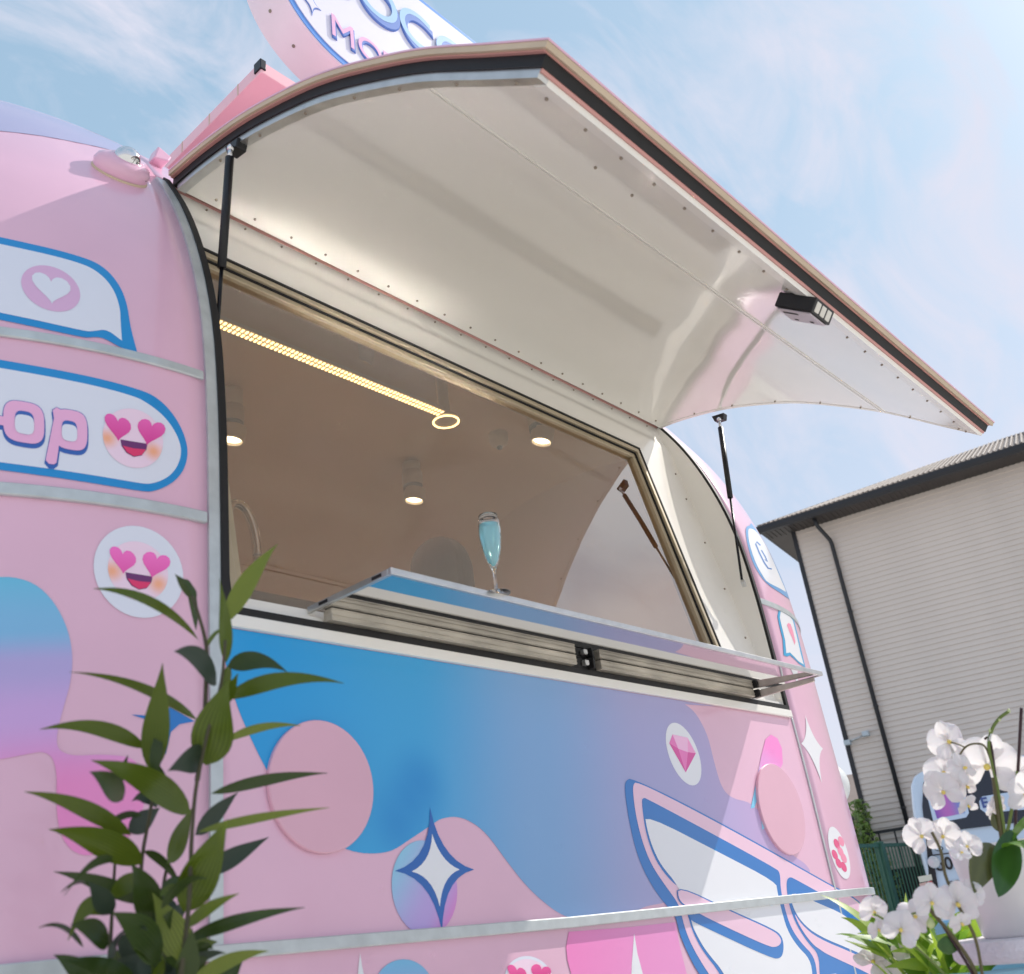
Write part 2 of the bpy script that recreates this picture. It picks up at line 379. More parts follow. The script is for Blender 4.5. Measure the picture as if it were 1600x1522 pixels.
# ---- ceiling fittings seen through the glass
lamp_body = mat('lamp_white', rgb(222, 216, 205), 0.4)
lamp_grey = mat('lamp_grey', rgb(120, 116, 112), 0.4)
lamp_on = mat('lamp_glow', (1, 0.9, 0.7, 1), 0.5, emit=(1, 0.86, 0.62, 1), es=5.5)
led_on = mat('led_glow', (1, 0.85, 0.5, 1), 0.5, emit=(1, 0.76, 0.38, 1), es=4.0)
def spot(px, py, zc, tilt=(0, 0), r=0.048):
    c = onp(px, py, 2, zc); c = V(*c); s = empty('spotlight', parent=trailer)
    zt = V(0, 0, 2.62).z - c.z
    B().lathe(c + Vector((0, 0, 0.075)), (0, 0, 1), [(r, 0), (r, 0.07)], 28).build('lamp_mount', lamp_body, s, True)
    B().lathe(c + Vector((0, 0, 0.05)), (0, 0, 1), [(r * 0.93, 0), (r * 0.93, 0.026)], 28).build('lamp_joint', lamp_grey, s, True)
    ax = Vector((tilt[0], tilt[1], 1)).normalized()
    h = B().lathe(c, ax, [(r * 0.72, 0.012), (r * 0.86, -0.004), (r * 1.04, -0.002), (r * 1.04, 0.055), (0.001, 0.056)], 28, (False, True)).build('lamp_housing', lamp_body, s); autosmooth(h)
    B().lathe(c, ax, [(r * 0.78, 0.006), (r * 0.4, 0.014), (0.001, 0.018)], 28, (False, False)).build('lamp_lens', lamp_on, s, True)
    if zt > 0.15: B().tube([c + Vector((0, 0, 0.14)), c + Vector((0, 0, zt + 0.03))], r * 0.9, 20).build('lamp_stem', lamp_body, s, True)
    ld = bpy.data.lights.new('spotlight_bulb', 'SPOT'); ld.spot_size = math.radians(132); ld.spot_blend = 0.7; ld.energy = 10; ld.color = (1, 0.86, 0.70); ld.shadow_soft_size = 0.03; lo = bpy.data.objects.new('spotlight_bulb', ld); COL.objects.link(lo); lo.location = c - Vector((0, 0, 0.04)); lo.parent = s
    return s
spot(362, 688, 2.38, (0.1, -0.1)); spot(647, 782, 2.42, (0.1, -0.1)); spot(846, 690, 2.42, (0.15, -0.2))
spot(563, 568, 2.42, (0.1, -0.2), 0.04)  # lamp reflection ring in the glass, modelled as one more lit spotlight
def ceil_y(zz): return None
# LED strip: aluminium channel and two rows of chips
p0 = onp(300, 492, 2, 2.28); p1 = onp(692, 646, 2, 2.28)
led = empty('led_strip', parent=trailer); yl = (p0.y + p1.y) / 2
B().box(p0.x, p1.x, yl - 0.03, yl + 0.03, 2.283, 2.30).build('led_channel', lamp_body, led)
B().box(p0.x, p1.x, yl + 0.02, yl + 0.035, 2.30, 2.60).build('led_web', beige_in, led)
b = B(); nled = 66
nled = 66
for k in range(nled):
    xx = p0.x + (p1.x - p0.x) * (k + 0.5) / nled
    for yy in (yl - 0.014, yl + 0.014): b.box(xx - 0.0042, xx + 0.0042, yy - 0.0085, yy + 0.0085, 2.279, 2.2829)
b.build('led_chips', led_on, led, kind='stuff')
c = V(*onp(697, 660, 2, 2.29)); b = B().lathe(c, (0, 0, 1), [(0.050, 0), (0.050, 0.02), (0.040, 0.02), (0.040, 0)], 30, (False, False))
rg = empty('ring_light', parent=trailer)
b2 = B().lathe(c, (0, 0, 1), [(0.045, 0.0), (0.052, 0.0), (0.052, 0.004), (0.045, 0.004), (0.045, 0)], 36, (False, False)); b2.build('light_ring', led_on, rg, True)
B().lathe(c, (0, 0, 1), [(0.044, 0.003), (0.001, 0.003)], 30, (False, False)).build('light_disc', lamp_body, rg, True)
B().lathe(c, (0, 0, 1), [(0.048, 0.006), (0.048, 0.02), (0.02, 0.03), (0.02, 0.25)], 30, (True, True)).build('light_mount', lamp_body, rg, True)
c = V(*onp(780, 694, 2, 2.45)); sn = empty('ceiling_sensor', parent=trailer)
B().lathe(c, (0, 0, 1), [(0.012, -0.02), (0.035, 0), (0.042, 0.02), (0.042, 0.05)], 24).build('sensor_body', lamp_body, sn, True)
B().lathe(c + Vector((-0.004, -0.004, -0.022)), (0, 0, 1), [(0.001, -0.008), (0.010, -0.004), (0.013, 0.004), (0.010, 0.012)], 18).build('sensor_lens', blackp, sn, True)
# faucet inside on the left, behind the glass
pts = [onp(352, 905, 1, 2.30), onp(351, 850, 1, 2.30), onp(352, 815, 1, 2.30), onp(358, 793, 1, 2.30), onp(368, 787, 1, 2.30), onp(382, 795, 1, 2.30), onp(394, 818, 1, 2.30), onp(400, 845, 1, 2.30), onp(402, 868, 1, 2.30)]
fa = empty('kitchen_faucet', parent=trailer)
fp = [V(p.x, 2.30, p.z) for p in catmull(pts, 6)]
B().tube([fp[0] - Vector((0, 0, 0.08))] + fp, 0.0115, 14).build('spout', chrome, fa, True)
B().tube([fp[-1], fp[-1] - Vector((0, 0, 0.022))], 0.0105, 14).build('aerator', chrome, fa, True)
B().box(XL + 0.02, XR - 0.1, 2.16, 2.62, 0.80, 0.955).build('worktop', mat('worktop', rgb(104, 92, 80), 0.35, noise=0.1), trailer)
# ---- serving shelf
SX0, SX1, SY0, SY1, SZ = 1.556, 3.875, 1.684, 1.985, 0.862
sh = empty('serving_shelf', parent=trailer)
bevel(B().box(SX0 + 0.012, SX1 - 0.012, SY0 + 0.012, SY1, SZ + 0.003, SZ + 0.010).build('shelf_sheet', mat('brushed_steel', rgb(230, 230, 232), 0.15, metal=1.0), sh), 0.001, 1)
B().box(SX0 + 0.0125, SX1 - 0.0125, SY0 + 0.0125, SY1, SZ - 0.003, SZ + 0.0025).build('mirror_underside', mat('mirror_steel', rgb(215, 214, 214), 0.035, metal=1.0), sh)
bevel(B().box(SX0, SX1, SY0, SY0 + 0.012, SZ - 0.006, SZ + 0.012).build('shelf_edge', alu, sh), 0.0015, 2)
bevel(B().box(SX0, SX0 + 0.012, SY0 + 0.0125, SY1 + 0.03, SZ - 0.006, SZ + 0.0115).build('shelf_edge', alu, sh), 0.0015, 2)
bevel(B().box(SX1 - 0.012, SX1, SY0 + 0.0125, SY1 + 0.03, SZ - 0.006, SZ + 0.0115).build('shelf_edge', alu, sh), 0.0015, 2)
for yy in (1.72, 1.93): B().box(SX0 - 0.0015, SX0, yy, yy + 0.035, SZ - 0.001, SZ + 0.007).build('edge_slot', rubber, sh)
# folding arms
arm_m = mat('arm_metal', rgb(190, 178, 168), 0.3, metal=0.6, noise=0.35, nscale=14, rnoise=0.1)
bevel(B().hexa([V(3.795, 1.962, 0.822), V(3.807, 1.962, 0.822), V(3.857, 1.715, 0.838), V(3.845, 1.715, 0.838), V(3.795, 1.962, 0.854), V(3.807, 1.962, 0.854), V(3.857, 1.715, 0.854), V(3.845, 1.715, 0.854)]).build('folding_arm', arm_m, sh), 0.0015, 1)
B().box(3.782, 3.794, 1.935, 1.972, 0.824, 0.855).build('arm_pivot', rubber, sh)
# aluminium channel bars on the sill below the shelf
for x0, x1 in ((1.585, 2.60), (2.735, 3.775)):
    ch = empty('shelf_channel', parent=trailer)
    bevel(B().box(x0, x1, 1.950, 1.985, 0.8235, 0.8575).build('channel_bar', alu_old, ch), 0.002, 2)
    for z0 in (0.8265, 0.8375, 0.8525): B().box(x0 + 0.002, x1 - 0.002, 1.9475, 1.9497, z0, z0 + 0.0022).build('channel_rib', alu_old, ch)
B().box(2.6005, 2.7345, 1.975, 1.985, 0.824, 0.857).build('channel_gap', rubber, trailer)
bevel(B().box(2.655, 2.675, 1.955, 1.9745, 0.832, 0.85).build('latch', alu, trailer), 0.002, 1)
B().box(2.69, 2.70, 1.95, 1.9745, 0.824, 0.857).build('latch_plate', rubber, trailer)
# ------------------------------------------------------------------ raised hatch
HC = catmull([(2.33, 2.352, 0), (2.16, 2.335, 0), (1.93, 2.287, 0), (1.70, 2.207, 0), (1.55, 2.14, 0), (1.38, 2.042, 0), (1.20, 1.925, 0), (1.01, 1.777, 0), (0.865, 1.665, 0)], 8)
hs = [0.0]
for p, q in zip(HC, HC[1:]): hs.append(hs[-1] + (q - p).length)
HL = hs[-1]
def hc(s, off):
    s = s * HL; y = float(np.interp(s, hs, [p.x for p in HC])); z = float(np.interp(s, hs, [p.y for p in HC]))
    if s > HL: d = (HC[-1] - HC[-2]).normalized(); y = HC[-1].x + d.x * (s - HL); z = HC[-1].y + d.y * (s - HL)
    e_ = 0.04 * HL; a = max(0, s - e_); b_ = min(HL, s + e_)
    ty = np.interp(b_, hs, [p.x for p in HC]) - np.interp(a, hs, [p.x for p in HC]); tz = np.interp(b_, hs, [p.y for p in HC]) - np.interp(a, hs, [p.y for p in HC])
    l = math.hypot(ty, tz); n = (tz / l, -ty / l)               # upward normal
    if n[1] < 0: n = (-n[0], -n[1])
    return y + n[0] * off, z + n[1] * off
hatch = empty('serving_hatch', parent=trailer)
def slab(name, x0, x1, s0, s1, o0, o1, m, parent=hatch, n=48, bev=0.0):
    vs = []; S = [s0 + (s1 - s0) * k / n for k in range(n + 1)]
    for s in S:
        for x, o in ((x0, o0), (x1, o0), (x1, o1), (x0, o1)):
            y, z = hc(s, o); vs.append(V(x, y, z))
    fs = []
    for k in range(n):
        a = 4 * k
        for j in range(4): fs.append((a + j, a + (j + 1) % 4, a + 4 + (j + 1) % 4, a + 4 + j))
    fs += [(0, 3, 2, 1), (4 * n, 4 * n + 1, 4 * n + 2, 4 * n + 3)]
    o = mesh(name, vs, fs, m, parent)
    if bev: bevel(o, bev, 2)
    return autosmooth(o)
e1 = 1.0
SJ = 0.735
slab('lining_panel', XL + 0.06, XR - 0.035, 0.012, SJ - 0.003, 0.0, 0.012, hatch_white)
slab('lining_panel', XL + 0.06, XR - 0.035, SJ + 0.003, 0.975, 0.0, 0.012, hatch_white)
slab('joint_bead', XL + 0.06, XR - 0.035, SJ - 0.009, SJ + 0.001, -0.004, -0.0005, white_paint)
slab('joint_bead', XL + 0.06, XR - 0.035, SJ + 0.004, SJ + 0.010, -0.003, -0.0005, white_paint)
slab('edge_frame', XL + 0.030, XL + 0.06, 0.012, 1.0, -0.004, 0.0175, alu)
slab('edge_frame', XR - 0.035, XR - 0.012, 0.012, 1.0, -0.002, 0.0175, white_paint)
slab('edge_frame', XL + 0.0605, XR - 0.0355, 0.975, 1.0, -0.006, 0.0085, white_paint, n=6)
slab('edge_line', XL + 0.031, XR - 0.012, 0.99, 1.003, 0.009, 0.0175, pink_edge, n=4)
slab('hatch_gasket', XL + 0.024, XR - 0.006, 0.0, 1.004, 0.018, 0.046, rubber)
slab('edge_line', XL + 0.014, XR - 0.004, 0.0, 1.006, 0.0465, 0.050, pink_edge)
slab('outer_flange', XL + 0.006, XR + 0.006, -0.005, 1.012, 0.0505, 0.065, tan_edge)
slab('outer_skin', XL + 0.004, XR + 0.008, -0.008, 1.013, 0.0655, 0.070, vinyl_pink)
slab('core_panel', XL + 0.06, XR - 0.035, 0.01, 0.985, 0.0125, 0.0178, white_paint)
# screws along the lining
b = B()
def dot(bb, s, x, off=-0.003, r=0.004):
    y, z = hc(s, off); bb.lathe(V(x, y, z), (0, 0.2, 1), [(0.0005, -0.003), (r * 0.8, -0.002), (r, 0.001)], 8)
for k in range(20): dot(b, 0.965, XL + 0.12 + k * 0.14)
for k in range(18): dot(b, 0.035, XL + 0.15 + k * 0.15)
for s in (0.15, 0.28, 0.42, 0.56, 0.68, 0.82, 0.95): dot(b, s, XL + 0.045, -0.006); dot(b, s, XR - 0.05)
for k in range(2): dot(b, 0.88, 1.75 + k * 0.16)
b.build('lining_screws', screw_m, hatch, kind='stuff')
# hinge line
B().tube([V(XL + 0.02, 2.333, 2.366), V(XR - 0.01, 2.333, 2.366)], 0.0045, 8).build('hinge_bead', pink_edge, trailer, True)
b = B()
for k in range(19):
    x = XL + 0.15 + k * 0.15
    for z, y in ((2.34, 2.331),): b.lathe(V(x, y - 0.002, z), (0, 1, 0.2), [(0.003, -0.002), (0.003, 0.002)], 8)
for z in (0.9, 1.15, 1.4, 1.65, 1.9, 2.05): b.lathe(V(4.045, yw(z) - 0.002, z), (0, 1, 0), [(0.004, -0.002), (0.004, 0.002)], 8)
b.build('surround_screws', screw_m, trailer, kind='stuff')
# hinge clip on the left
cl = V(*onp(246, 238, 1, 2.42))
bevel(B().hexa([cl + Vector(v) * 0.02 for v in [(-1, -1, -2.2), (1.2, -1, -1.6), (1.2, 1, -1.6), (-1, 1, -2.2), (-0.4, -1, 0.2), (1.6, -1, -0.6), (1.6, 1, -0.6), (-0.4, 1, 0.2)]]).build('hinge_clip', vinyl_pink, trailer), 0.004, 2)
# ---- gas struts
def hatch_hit(px, py, off=0.0):
    d = ray(px, py); best = None; pr = None
    for k in range(400):
        s = k / 399; y, z = hc(s, off); tt = y / d.y; g = d.z * tt - z
        if pr is not None and g * pr[0] <= 0: return (d.x * tt, s)
        pr = (g, s)
    return None
def strut(a, b, frac, bracket_up=True, label=None):
    s = empty('gas_strut', parent=trailer); a = Vector(a); b = Vector(b); m = a.lerp(b, frac)
    B().tube([a.lerp(b, 0.055), m], 0.0105, 16).build('strut_cylinder', blackp, s, True)
    B().tube([m, b], 0.0048, 12).build('strut_rod', mat('strut_rod', rgb(38, 38, 42), 0.25, metal=0.6), s, True)
    B().tube([a, a.lerp(b, 0.055)], 0.0058, 12).build('strut_end', steel, s, True)
    B().lathe(a + Vector((-0.008, 0, 0)), (1, 0, 0), [(0.001, 0), (0.008, 0.002), (0.008, 0.014), (0.001, 0.016)], 14).build('strut_ball', chrome, s, True)
    return s
xx_, ss_ = hatch_hit(360, 232, -0.028); y_, z_ = hc(ss_, -0.028); A1 = Vector((xx_, y_, z_)); B1 = Vector((XL + 0.035, yw(1.62) - 0.03, 1.62))
b1 = onp(339, 520, 0, XL + 0.045)
strut(V(*A1), V(*b1), 0.66)
y_, z_ = hc(0.20, -0.03)
xx_, ss_ = hatch_hit(1124, 656, -0.030); y_, z_ = hc(ss_, -0.030); A2 = Vector((xx_, y_, z_)); b2_ = onp(1160, 912, 0, XR - 0.09)
strut(V(*A2), V(*b2_), 0.5)
B().lathe(V(*b2_) + Vector((0, -0.004, 0)), (0.3, -1, 0), [(0.014, -0.006), (0.014, 0.006)], 16).build('strut_eye', alu, trailer)
for A_, sx in ((A1, 1), (A2, 1)):
    c = V(*A_) + Vector((0.012, 0.004, 0.004))
    bevel(B().hexa([c + Vector(v) for v in [(-0.006, 0.022, 0.0), (0.024, 0.022, 0.0), (0.024, -0.018, -0.006), (-0.006, -0.018, -0.006), (-0.006, 0.03, 0.028), (0.024, 0.03, 0.028), (0.024, -0.026, 0.020), (-0.006, -0.026, 0.020)]]).build('strut_bracket', blackp, trailer), 0.003, 2)
# ---- work-light box under the hatch
hx, hsn = hatch_hit(1262, 470)
def HP(x, s, off): y, z = hc(s, off); return V(x, y, z)
wl = empty('hatch_lamp', parent=trailer)
lx0, lx1, ls0, ls1 = hx - 0.060, hx + 0.060, hsn - 0.040, hsn + 0.040
grey_lid = mat('lamp_lid', rgb(196, 186, 192), 0.4, metal=0.3)
def hbox(name, x0, x1, s0, s1, o0, o1, m):
    return bevel(B().hexa([HP(x0, s0, o0), HP(x1, s0, o0), HP(x1, s1, o0), HP(x0, s1, o0), HP(x0, s0, o1), HP(x1, s0, o1), HP(x1, s1, o1), HP(x0, s1, o1)]).build(name, m, wl), 0.002, 1)
hbox('lamp_box', lx0, lx1, ls0, ls1, -0.05, -0.004, blackp)
hbox('lamp_cover', lx0 + 0.008, lx1 - 0.008, ls0 + 0.004, ls1 - 0.004, -0.056, -0.0505, grey_lid)
for k in range(3):
    xx = lx0 + 0.012 + 0.034 * k
    hbox('vent_slot', xx, xx + 0.026, ls1 - 0.001, ls1 + 0.0015, -0.044, -0.012, lamp_body)
hbox('cover_slot', lx0 + 0.025, lx0 + 0.035, ls0 + 0.012, hsn + 0.004, -0.0575, -0.0562, rubber)
hbox('cover_slot', lx0 + 0.085, lx0 + 0.097, hsn + 0.010, hsn + 0.018, -0.0575, -0.0562, rubber)
hbox('cover_slot', lx0 + 0.085, lx0 + 0.092, hsn - 0.022, hsn - 0.014, -0.0575, -0.0562, rubber)
# ------------------------------------------------------------------ printed graphics on the skin
LAY = [0]
def poly_px(name, pts, m, layer, parent=trailer, smooth=0, **p):
    """a printed vinyl piece: outline traced on the skin, laid on it as its own thin sheet"""
    q = [hit(*a) for a in pts]; q = [a for a in q if a]
    return poly_xz(name, q, m, layer, parent, smooth, **p)
def poly_xz(name, q, m, layer, parent=trailer, smooth=0, step=0.045, **p):
    if smooth < 0:
        for _ in range(-smooth):
            q2 = []
            for i in range(len(q)):
                a, b_ = q[i], q[(i + 1) % len(q)]
                q2 += [(a[0] * .75 + b_[0] * .25, a[1] * .75 + b_[1] * .25), (a[0] * .25 + b_[0] * .75, a[1] * .25 + b_[1] * .75)]
            q = q2
        smooth = 0
    if smooth: q = [(v.x, v.y) for v in catmull([(a[0], a[1], 0) for a in q], smooth, True)]
    # densify
    d = []
    for i in range(len(q)):
        a, b_ = q[i], q[(i + 1) % len(q)]; l = math.hypot(b_[0] - a[0], b_[1] - a[1]); k = max(1, int(l / step))
        for j in range(k): d.append((a[0] + (b_[0] - a[0]) * j / k, a[1] + (b_[1] - a[1]) * j / k))
    # drop coincident
    e_ = []
    for a in d:
        if not e_ or math.hypot(a[0] - e_[-1][0], a[1] - e_[-1][1]) > 1e-4: e_.append(a)
    d = e_; n = len(d); ar = np.array(d)
    g = []
    for x in np.arange(ar[:, 0].min(), ar[:, 0].max(), step):
        for z in np.arange(ar[:, 1].min(), ar[:, 1].max(), step):
            x2, y2 = np.roll(ar[:, 0], -1), np.roll(ar[:, 1], -1); x1, y1 = ar[:, 0], ar[:, 1]
            cr_ = ((y1 > z) != (y2 > z)); 
            xi_ = x1 + (z - y1) * (x2 - x1) / np.where(y2 == y1, 1e-9, y2 - y1)
            if (np.count_nonzero(cr_ & (x < xi_)) % 2) == 1 and np.min(np.hypot(ar[:, 0] - x, ar[:, 1] - z)) > step * 0.3: g.append((x, z))
    vs, es, fs, *_ = delaunay_2d_cdt([Vector(a) for a in d] + [Vector(a) for a in g], [], [list(range(n))], 1, 1e-6)
    off = 0.0011 + 0.0006 * layer
    # orient outwards (towards -y)
    me = bpy.data.meshes.new(name); me.from_pydata([tuple(SP(v.x, v.y, off)) for v in vs], [], [tuple(f) for f in fs]); me.update()
    bm = bmesh.new(); bm.from_mesh(me)
    for f in bm.faces:
        if f.normal.y > 0: f.normal_flip()
    bm.to_mesh(me); bm.free()
    return link(name, me, m, parent, True, **p)
def S3(pts): return [(850 + x * .34375, 1080 + y * .34375) for x, y in pts]
def S2(pts): return [(350 + x * .34375, 1080 + y * .34375) for x, y in pts]
def S1(pts): return [(x * .4744, 800 + y * .4744) for x, y in pts]
def circ(c, r, n=36, rz=None): rz = rz or r; return [(c[0] + r * math.cos(2 * math.pi * k / n), c[1] + rz * math.sin(2 * math.pi * k / n)) for k in range(n)]
def star(c, tips, pinch=0.22, n=7):
    """four-pointed sparkle: concave sides between tips, pixel coordinates"""
    o = []
    for i in range(4):
        a = Vector(tips[i]); b_ = Vector(tips[(i + 1) % 4]); m = Vector(c) + ((a - Vector(c)) + (b_ - Vector(c))) * pinch
        for k in range(n): t_ = k / n; o.append(tuple(a * (1 - t_) ** 2 + m * 2 * t_ * (1 - t_) + b_ * t_ * t_))
    return o
# big blue wave
zb = [rgb(12, 156, 222), rgb(52, 166, 222), rgb(128, 172, 218), rgb(170, 168, 212), rgb(196, 168, 212)]
wave_m = grad('wave_print', (1.3, 0.6), (3.8, 0.25), [(0.0, zb[0]), (0.22, zb[1]), (0.42, zb[2]), (0.66, zb[3]), (1.0, zb[4])])
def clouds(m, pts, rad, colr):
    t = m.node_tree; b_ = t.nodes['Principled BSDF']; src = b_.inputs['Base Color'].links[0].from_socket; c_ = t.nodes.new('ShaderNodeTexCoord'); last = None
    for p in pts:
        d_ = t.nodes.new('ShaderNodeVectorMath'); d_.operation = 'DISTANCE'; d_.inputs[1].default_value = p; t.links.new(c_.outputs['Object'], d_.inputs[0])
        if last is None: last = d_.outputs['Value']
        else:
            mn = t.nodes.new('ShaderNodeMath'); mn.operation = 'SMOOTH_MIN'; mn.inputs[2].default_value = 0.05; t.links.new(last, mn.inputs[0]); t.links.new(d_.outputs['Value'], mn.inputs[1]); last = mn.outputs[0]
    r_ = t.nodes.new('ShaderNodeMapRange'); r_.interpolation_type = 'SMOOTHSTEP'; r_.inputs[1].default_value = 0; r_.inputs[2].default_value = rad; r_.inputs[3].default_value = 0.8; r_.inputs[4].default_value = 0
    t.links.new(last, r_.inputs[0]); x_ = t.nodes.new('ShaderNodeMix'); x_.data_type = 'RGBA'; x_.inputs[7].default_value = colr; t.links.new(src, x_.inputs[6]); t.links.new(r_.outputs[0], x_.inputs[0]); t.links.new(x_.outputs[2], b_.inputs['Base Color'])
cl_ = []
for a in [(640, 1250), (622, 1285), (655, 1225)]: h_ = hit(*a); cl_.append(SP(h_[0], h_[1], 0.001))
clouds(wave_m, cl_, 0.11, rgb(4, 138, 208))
P_top = [(XL - 0.012 + (3.50 - XL + 0.012) * k / 30, 0.769) for k in range(31)]
wave = S3([(640, 60), (690, 105), (740, 200), (772, 320), (800, 415), (830, 465), (870, 490), (950, 520), (1060, 640), (1120, 735), (1190, 790), (1185, 830), (900, 800), (640, 900), (600, 950), (560, 958), (530, 965), (460, 980), (400, 1010), (330, 1035), (200, 1045), (90, 1020), (0, 960)]) + \
    S2([(1370, 880), (1290, 780), (1200, 660), (1130, 600), (1060, 573), (990, 580), (940, 610), (850, 670), (760, 725), (660, 738), (560, 720), (440, 660), (300, 520), (200, 370), (110, 190), (50, 40)]) + [(353, 1040)]
wq = [hit(*a) for a in wave]; wq = [a for a in wq if a]; wq = [(v.x, v.y) for v in catmull([(a[0], a[1], 0) for a in wq], 4)]
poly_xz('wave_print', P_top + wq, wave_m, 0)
# darker smudges printed in the wave
# raised round covers
def cover(px, py, ex, ey, name='round_cover'):
    c = hit(px, py); cc = hit(ex, ey); r = math.hypot(cc[0] - c[0], cc[1] - c[1])
    n = 56; vs = []; fs = []
    for rad, off in ((r, 0.001), (r, 0.010), (r - 0.0025, 0.0125), (r * 0.7, 0.0125), (r * 0.35, 0.0125), (0.0005, 0.0125)):
        for k in range(n):
            a_ = 2 * math.pi * k / n; vs.append(SP(c[0] + rad * math.cos(a_), c[1] + rad * math.sin(a_), off))
    for i in range(5):
        for k in range(n): fs.append((i * n + k, i * n + (k + 1) % n, (i + 1) * n + (k + 1) % n, (i + 1) * n + k))
    return autosmooth(mesh(name, vs, fs, mat('cover_pink', rgb(226, 174, 192), 0.25, coat=0.5, noise=0.05, nscale=3), trailer), 20)
cover(501, 1228, 503, 1335); cover(1218, 1264, 1248, 1328)
# sparkle with disc
c = hit(664, 1386); poly_xz('disc_print', circ(c, hit(664, 1313)[1] - c[1]), grad('disc_blue_pink', (c[0] - .15, c[1] + .1), (c[0] + .15, c[1] - .16), [(0.1, rgb(140, 205, 232)), (0.55, rgb(190, 165, 225)), (0.85, rgb(235, 120, 200))]), 1)
sc_ = (682, 1357)
poly_px('sparkle_print', star(sc_, [(671, 1262), (740, 1359), (690, 1458), (616, 1361)], 0.13), mat('deep_blue_vinyl', rgb(12, 98, 180), 0.3, coat=0.4), 2)
poly_px('sparkle_print', star(sc_, [(674, 1303), (717, 1359), (686, 1417), (642, 1362)], 0.19), white_v, 3)
# diamond sticker
dia = empty('diamond_sticker', parent=trailer)
c = hit(1067, 1178.6); dz_ = hit(1067 + 11, 1226)
poly_px('sticker_disc', [(1067.5 + 24.5 * math.cos(a_) + 0.27 * 49 * math.sin(a_), 1178.5 + 49 * math.sin(a_) + 0.10 * 24 * math.cos(a_)) for a_ in [2 * math.pi * k / 40 for k in range(40)]], white_v, 1, dia)
mg = [mat('gem_' + str(i), c_, 0.3, coat=0.4) for i, c_ in enumerate([rgb(250, 190, 225), rgb(240, 120, 190), rgb(225, 75, 160), rgb(250, 160, 210)])]
g = {'a': (582, 197), 'b': (650, 212), 'c': (688, 283), 'd': (642, 370), 'e': (567, 237), 'f': (608, 262), 'g': (652, 278)}
for nm, k, mi in (('abgf', 'abgf', 0), ('aef', 'aef', 1), ('bcg', 'bcg', 3), ('efd', 'efd', 2), ('fgd', 'fgd', 1), ('gcd', 'gcd', 2)):
    poly_px('gem_facet', S3([g[x] for x in k]), mg[mi], 2, dia)
# wings
wing_b = mat('wing_blue', rgb(20, 118, 196), 0.28, coat=0.45); wing = empty('wing_print', parent=trailer)
def W3(name, pts, m, l, sm=-2): return poly_px(name, S3(pts), m, l, wing, sm)
W3('wing_outline', [(395, 396), (600, 492), (900, 652), (1200, 822), (1330, 895), (1440, 960), (1500, 1060), (1545, 1300), (1560, 1500), (860, 1500), (700, 1286), (650, 1190), (612, 1100), (596, 1020), (520, 935), (462, 840), (420, 740), (390, 620), (370, 500), (364, 430), (372, 405)], wing_b, 2)
W3('wing_field', [(418, 412), (600, 500), (900, 660), (1200, 829), (1330, 902), (1440, 968), (1495, 1062), (1540, 1300), (1555, 1495), (890, 1495), (745, 1286), (680, 1180), (640, 1090), (618, 1000), (604, 960), (545, 880), (485, 790), (445, 690), (415, 570), (402, 470), (402, 425)], pink_v, 3)
W3('feather_outline', [(440, 500), (446, 487), (460, 486), (1052, 806), (1070, 828), (1072, 900), (1090, 985), (1118, 1075), (1165, 1145), (1225, 1205), (1240, 1300), (1250, 1500), (900, 1500), (800, 1286), (715, 1180), (670, 1090), (650, 1020), (640, 985), (655, 980), (640, 900), (592, 884), (520, 800), (478, 710), (452, 610)], wing_b, 4)
W3('feather_white', [(454, 560), (800, 738), (1050, 868), (1056, 910), (1072, 985), (1100, 1085), (1145, 1158), (1205, 1218), (1218, 1300), (1228, 1500), (905, 1490), (820, 1286), (730, 1180), (690, 1110), (668, 1062), (662, 1020), (600, 876), (528, 794), (486, 705), (462, 620)], white_v, 5)
W3('finger_outline', [(600, 880), (830, 990), (1040, 1082), (1078, 1115), (1086, 1170), (1074, 1215), (1030, 1216), (700, 1062), (658, 1040), (640, 985), (600, 950)], wing_b, 6)
W3('finger_print', [(602, 886), (828, 996), (1035, 1088), (1068, 1118), (1074, 1145), (1052, 1164), (1015, 1162), (760, 1044), (650, 984), (606, 950)], pink_v, 7)
W3('feather_outline', [(1098, 862), (1112, 845), (1130, 850), (1300, 945), (1420, 1010), (1470, 1060), (1505, 1160), (1530, 1280), (1530, 1500), (1260, 1500), (1250, 1300), (1245, 1195), (1200, 1150), (1150, 1075), (1118, 1000), (1102, 930)], wing_b, 4)
W3('feather_white', [(1112, 905), (1250, 968), (1350, 1010), (1410, 1060), (1450, 1120), (1480, 1190), (1500, 1232), (1400, 1178), (1240, 1112), (1165, 1050), (1125, 980)], white_v, 5)
W3('finger_print', [(1128, 1000), (1166, 1062), (1240, 1124), (1400, 1190), (1500, 1246), (1515, 1310), (1400, 1250), (1280, 1195), (1258, 1180), (1215, 1150), (1160, 1075)], pink_v, 5)
W3('feather_white', [(1272, 1262), (1400, 1320), (1480, 1360), (1490, 1500), (1285, 1500)], white_v, 5)
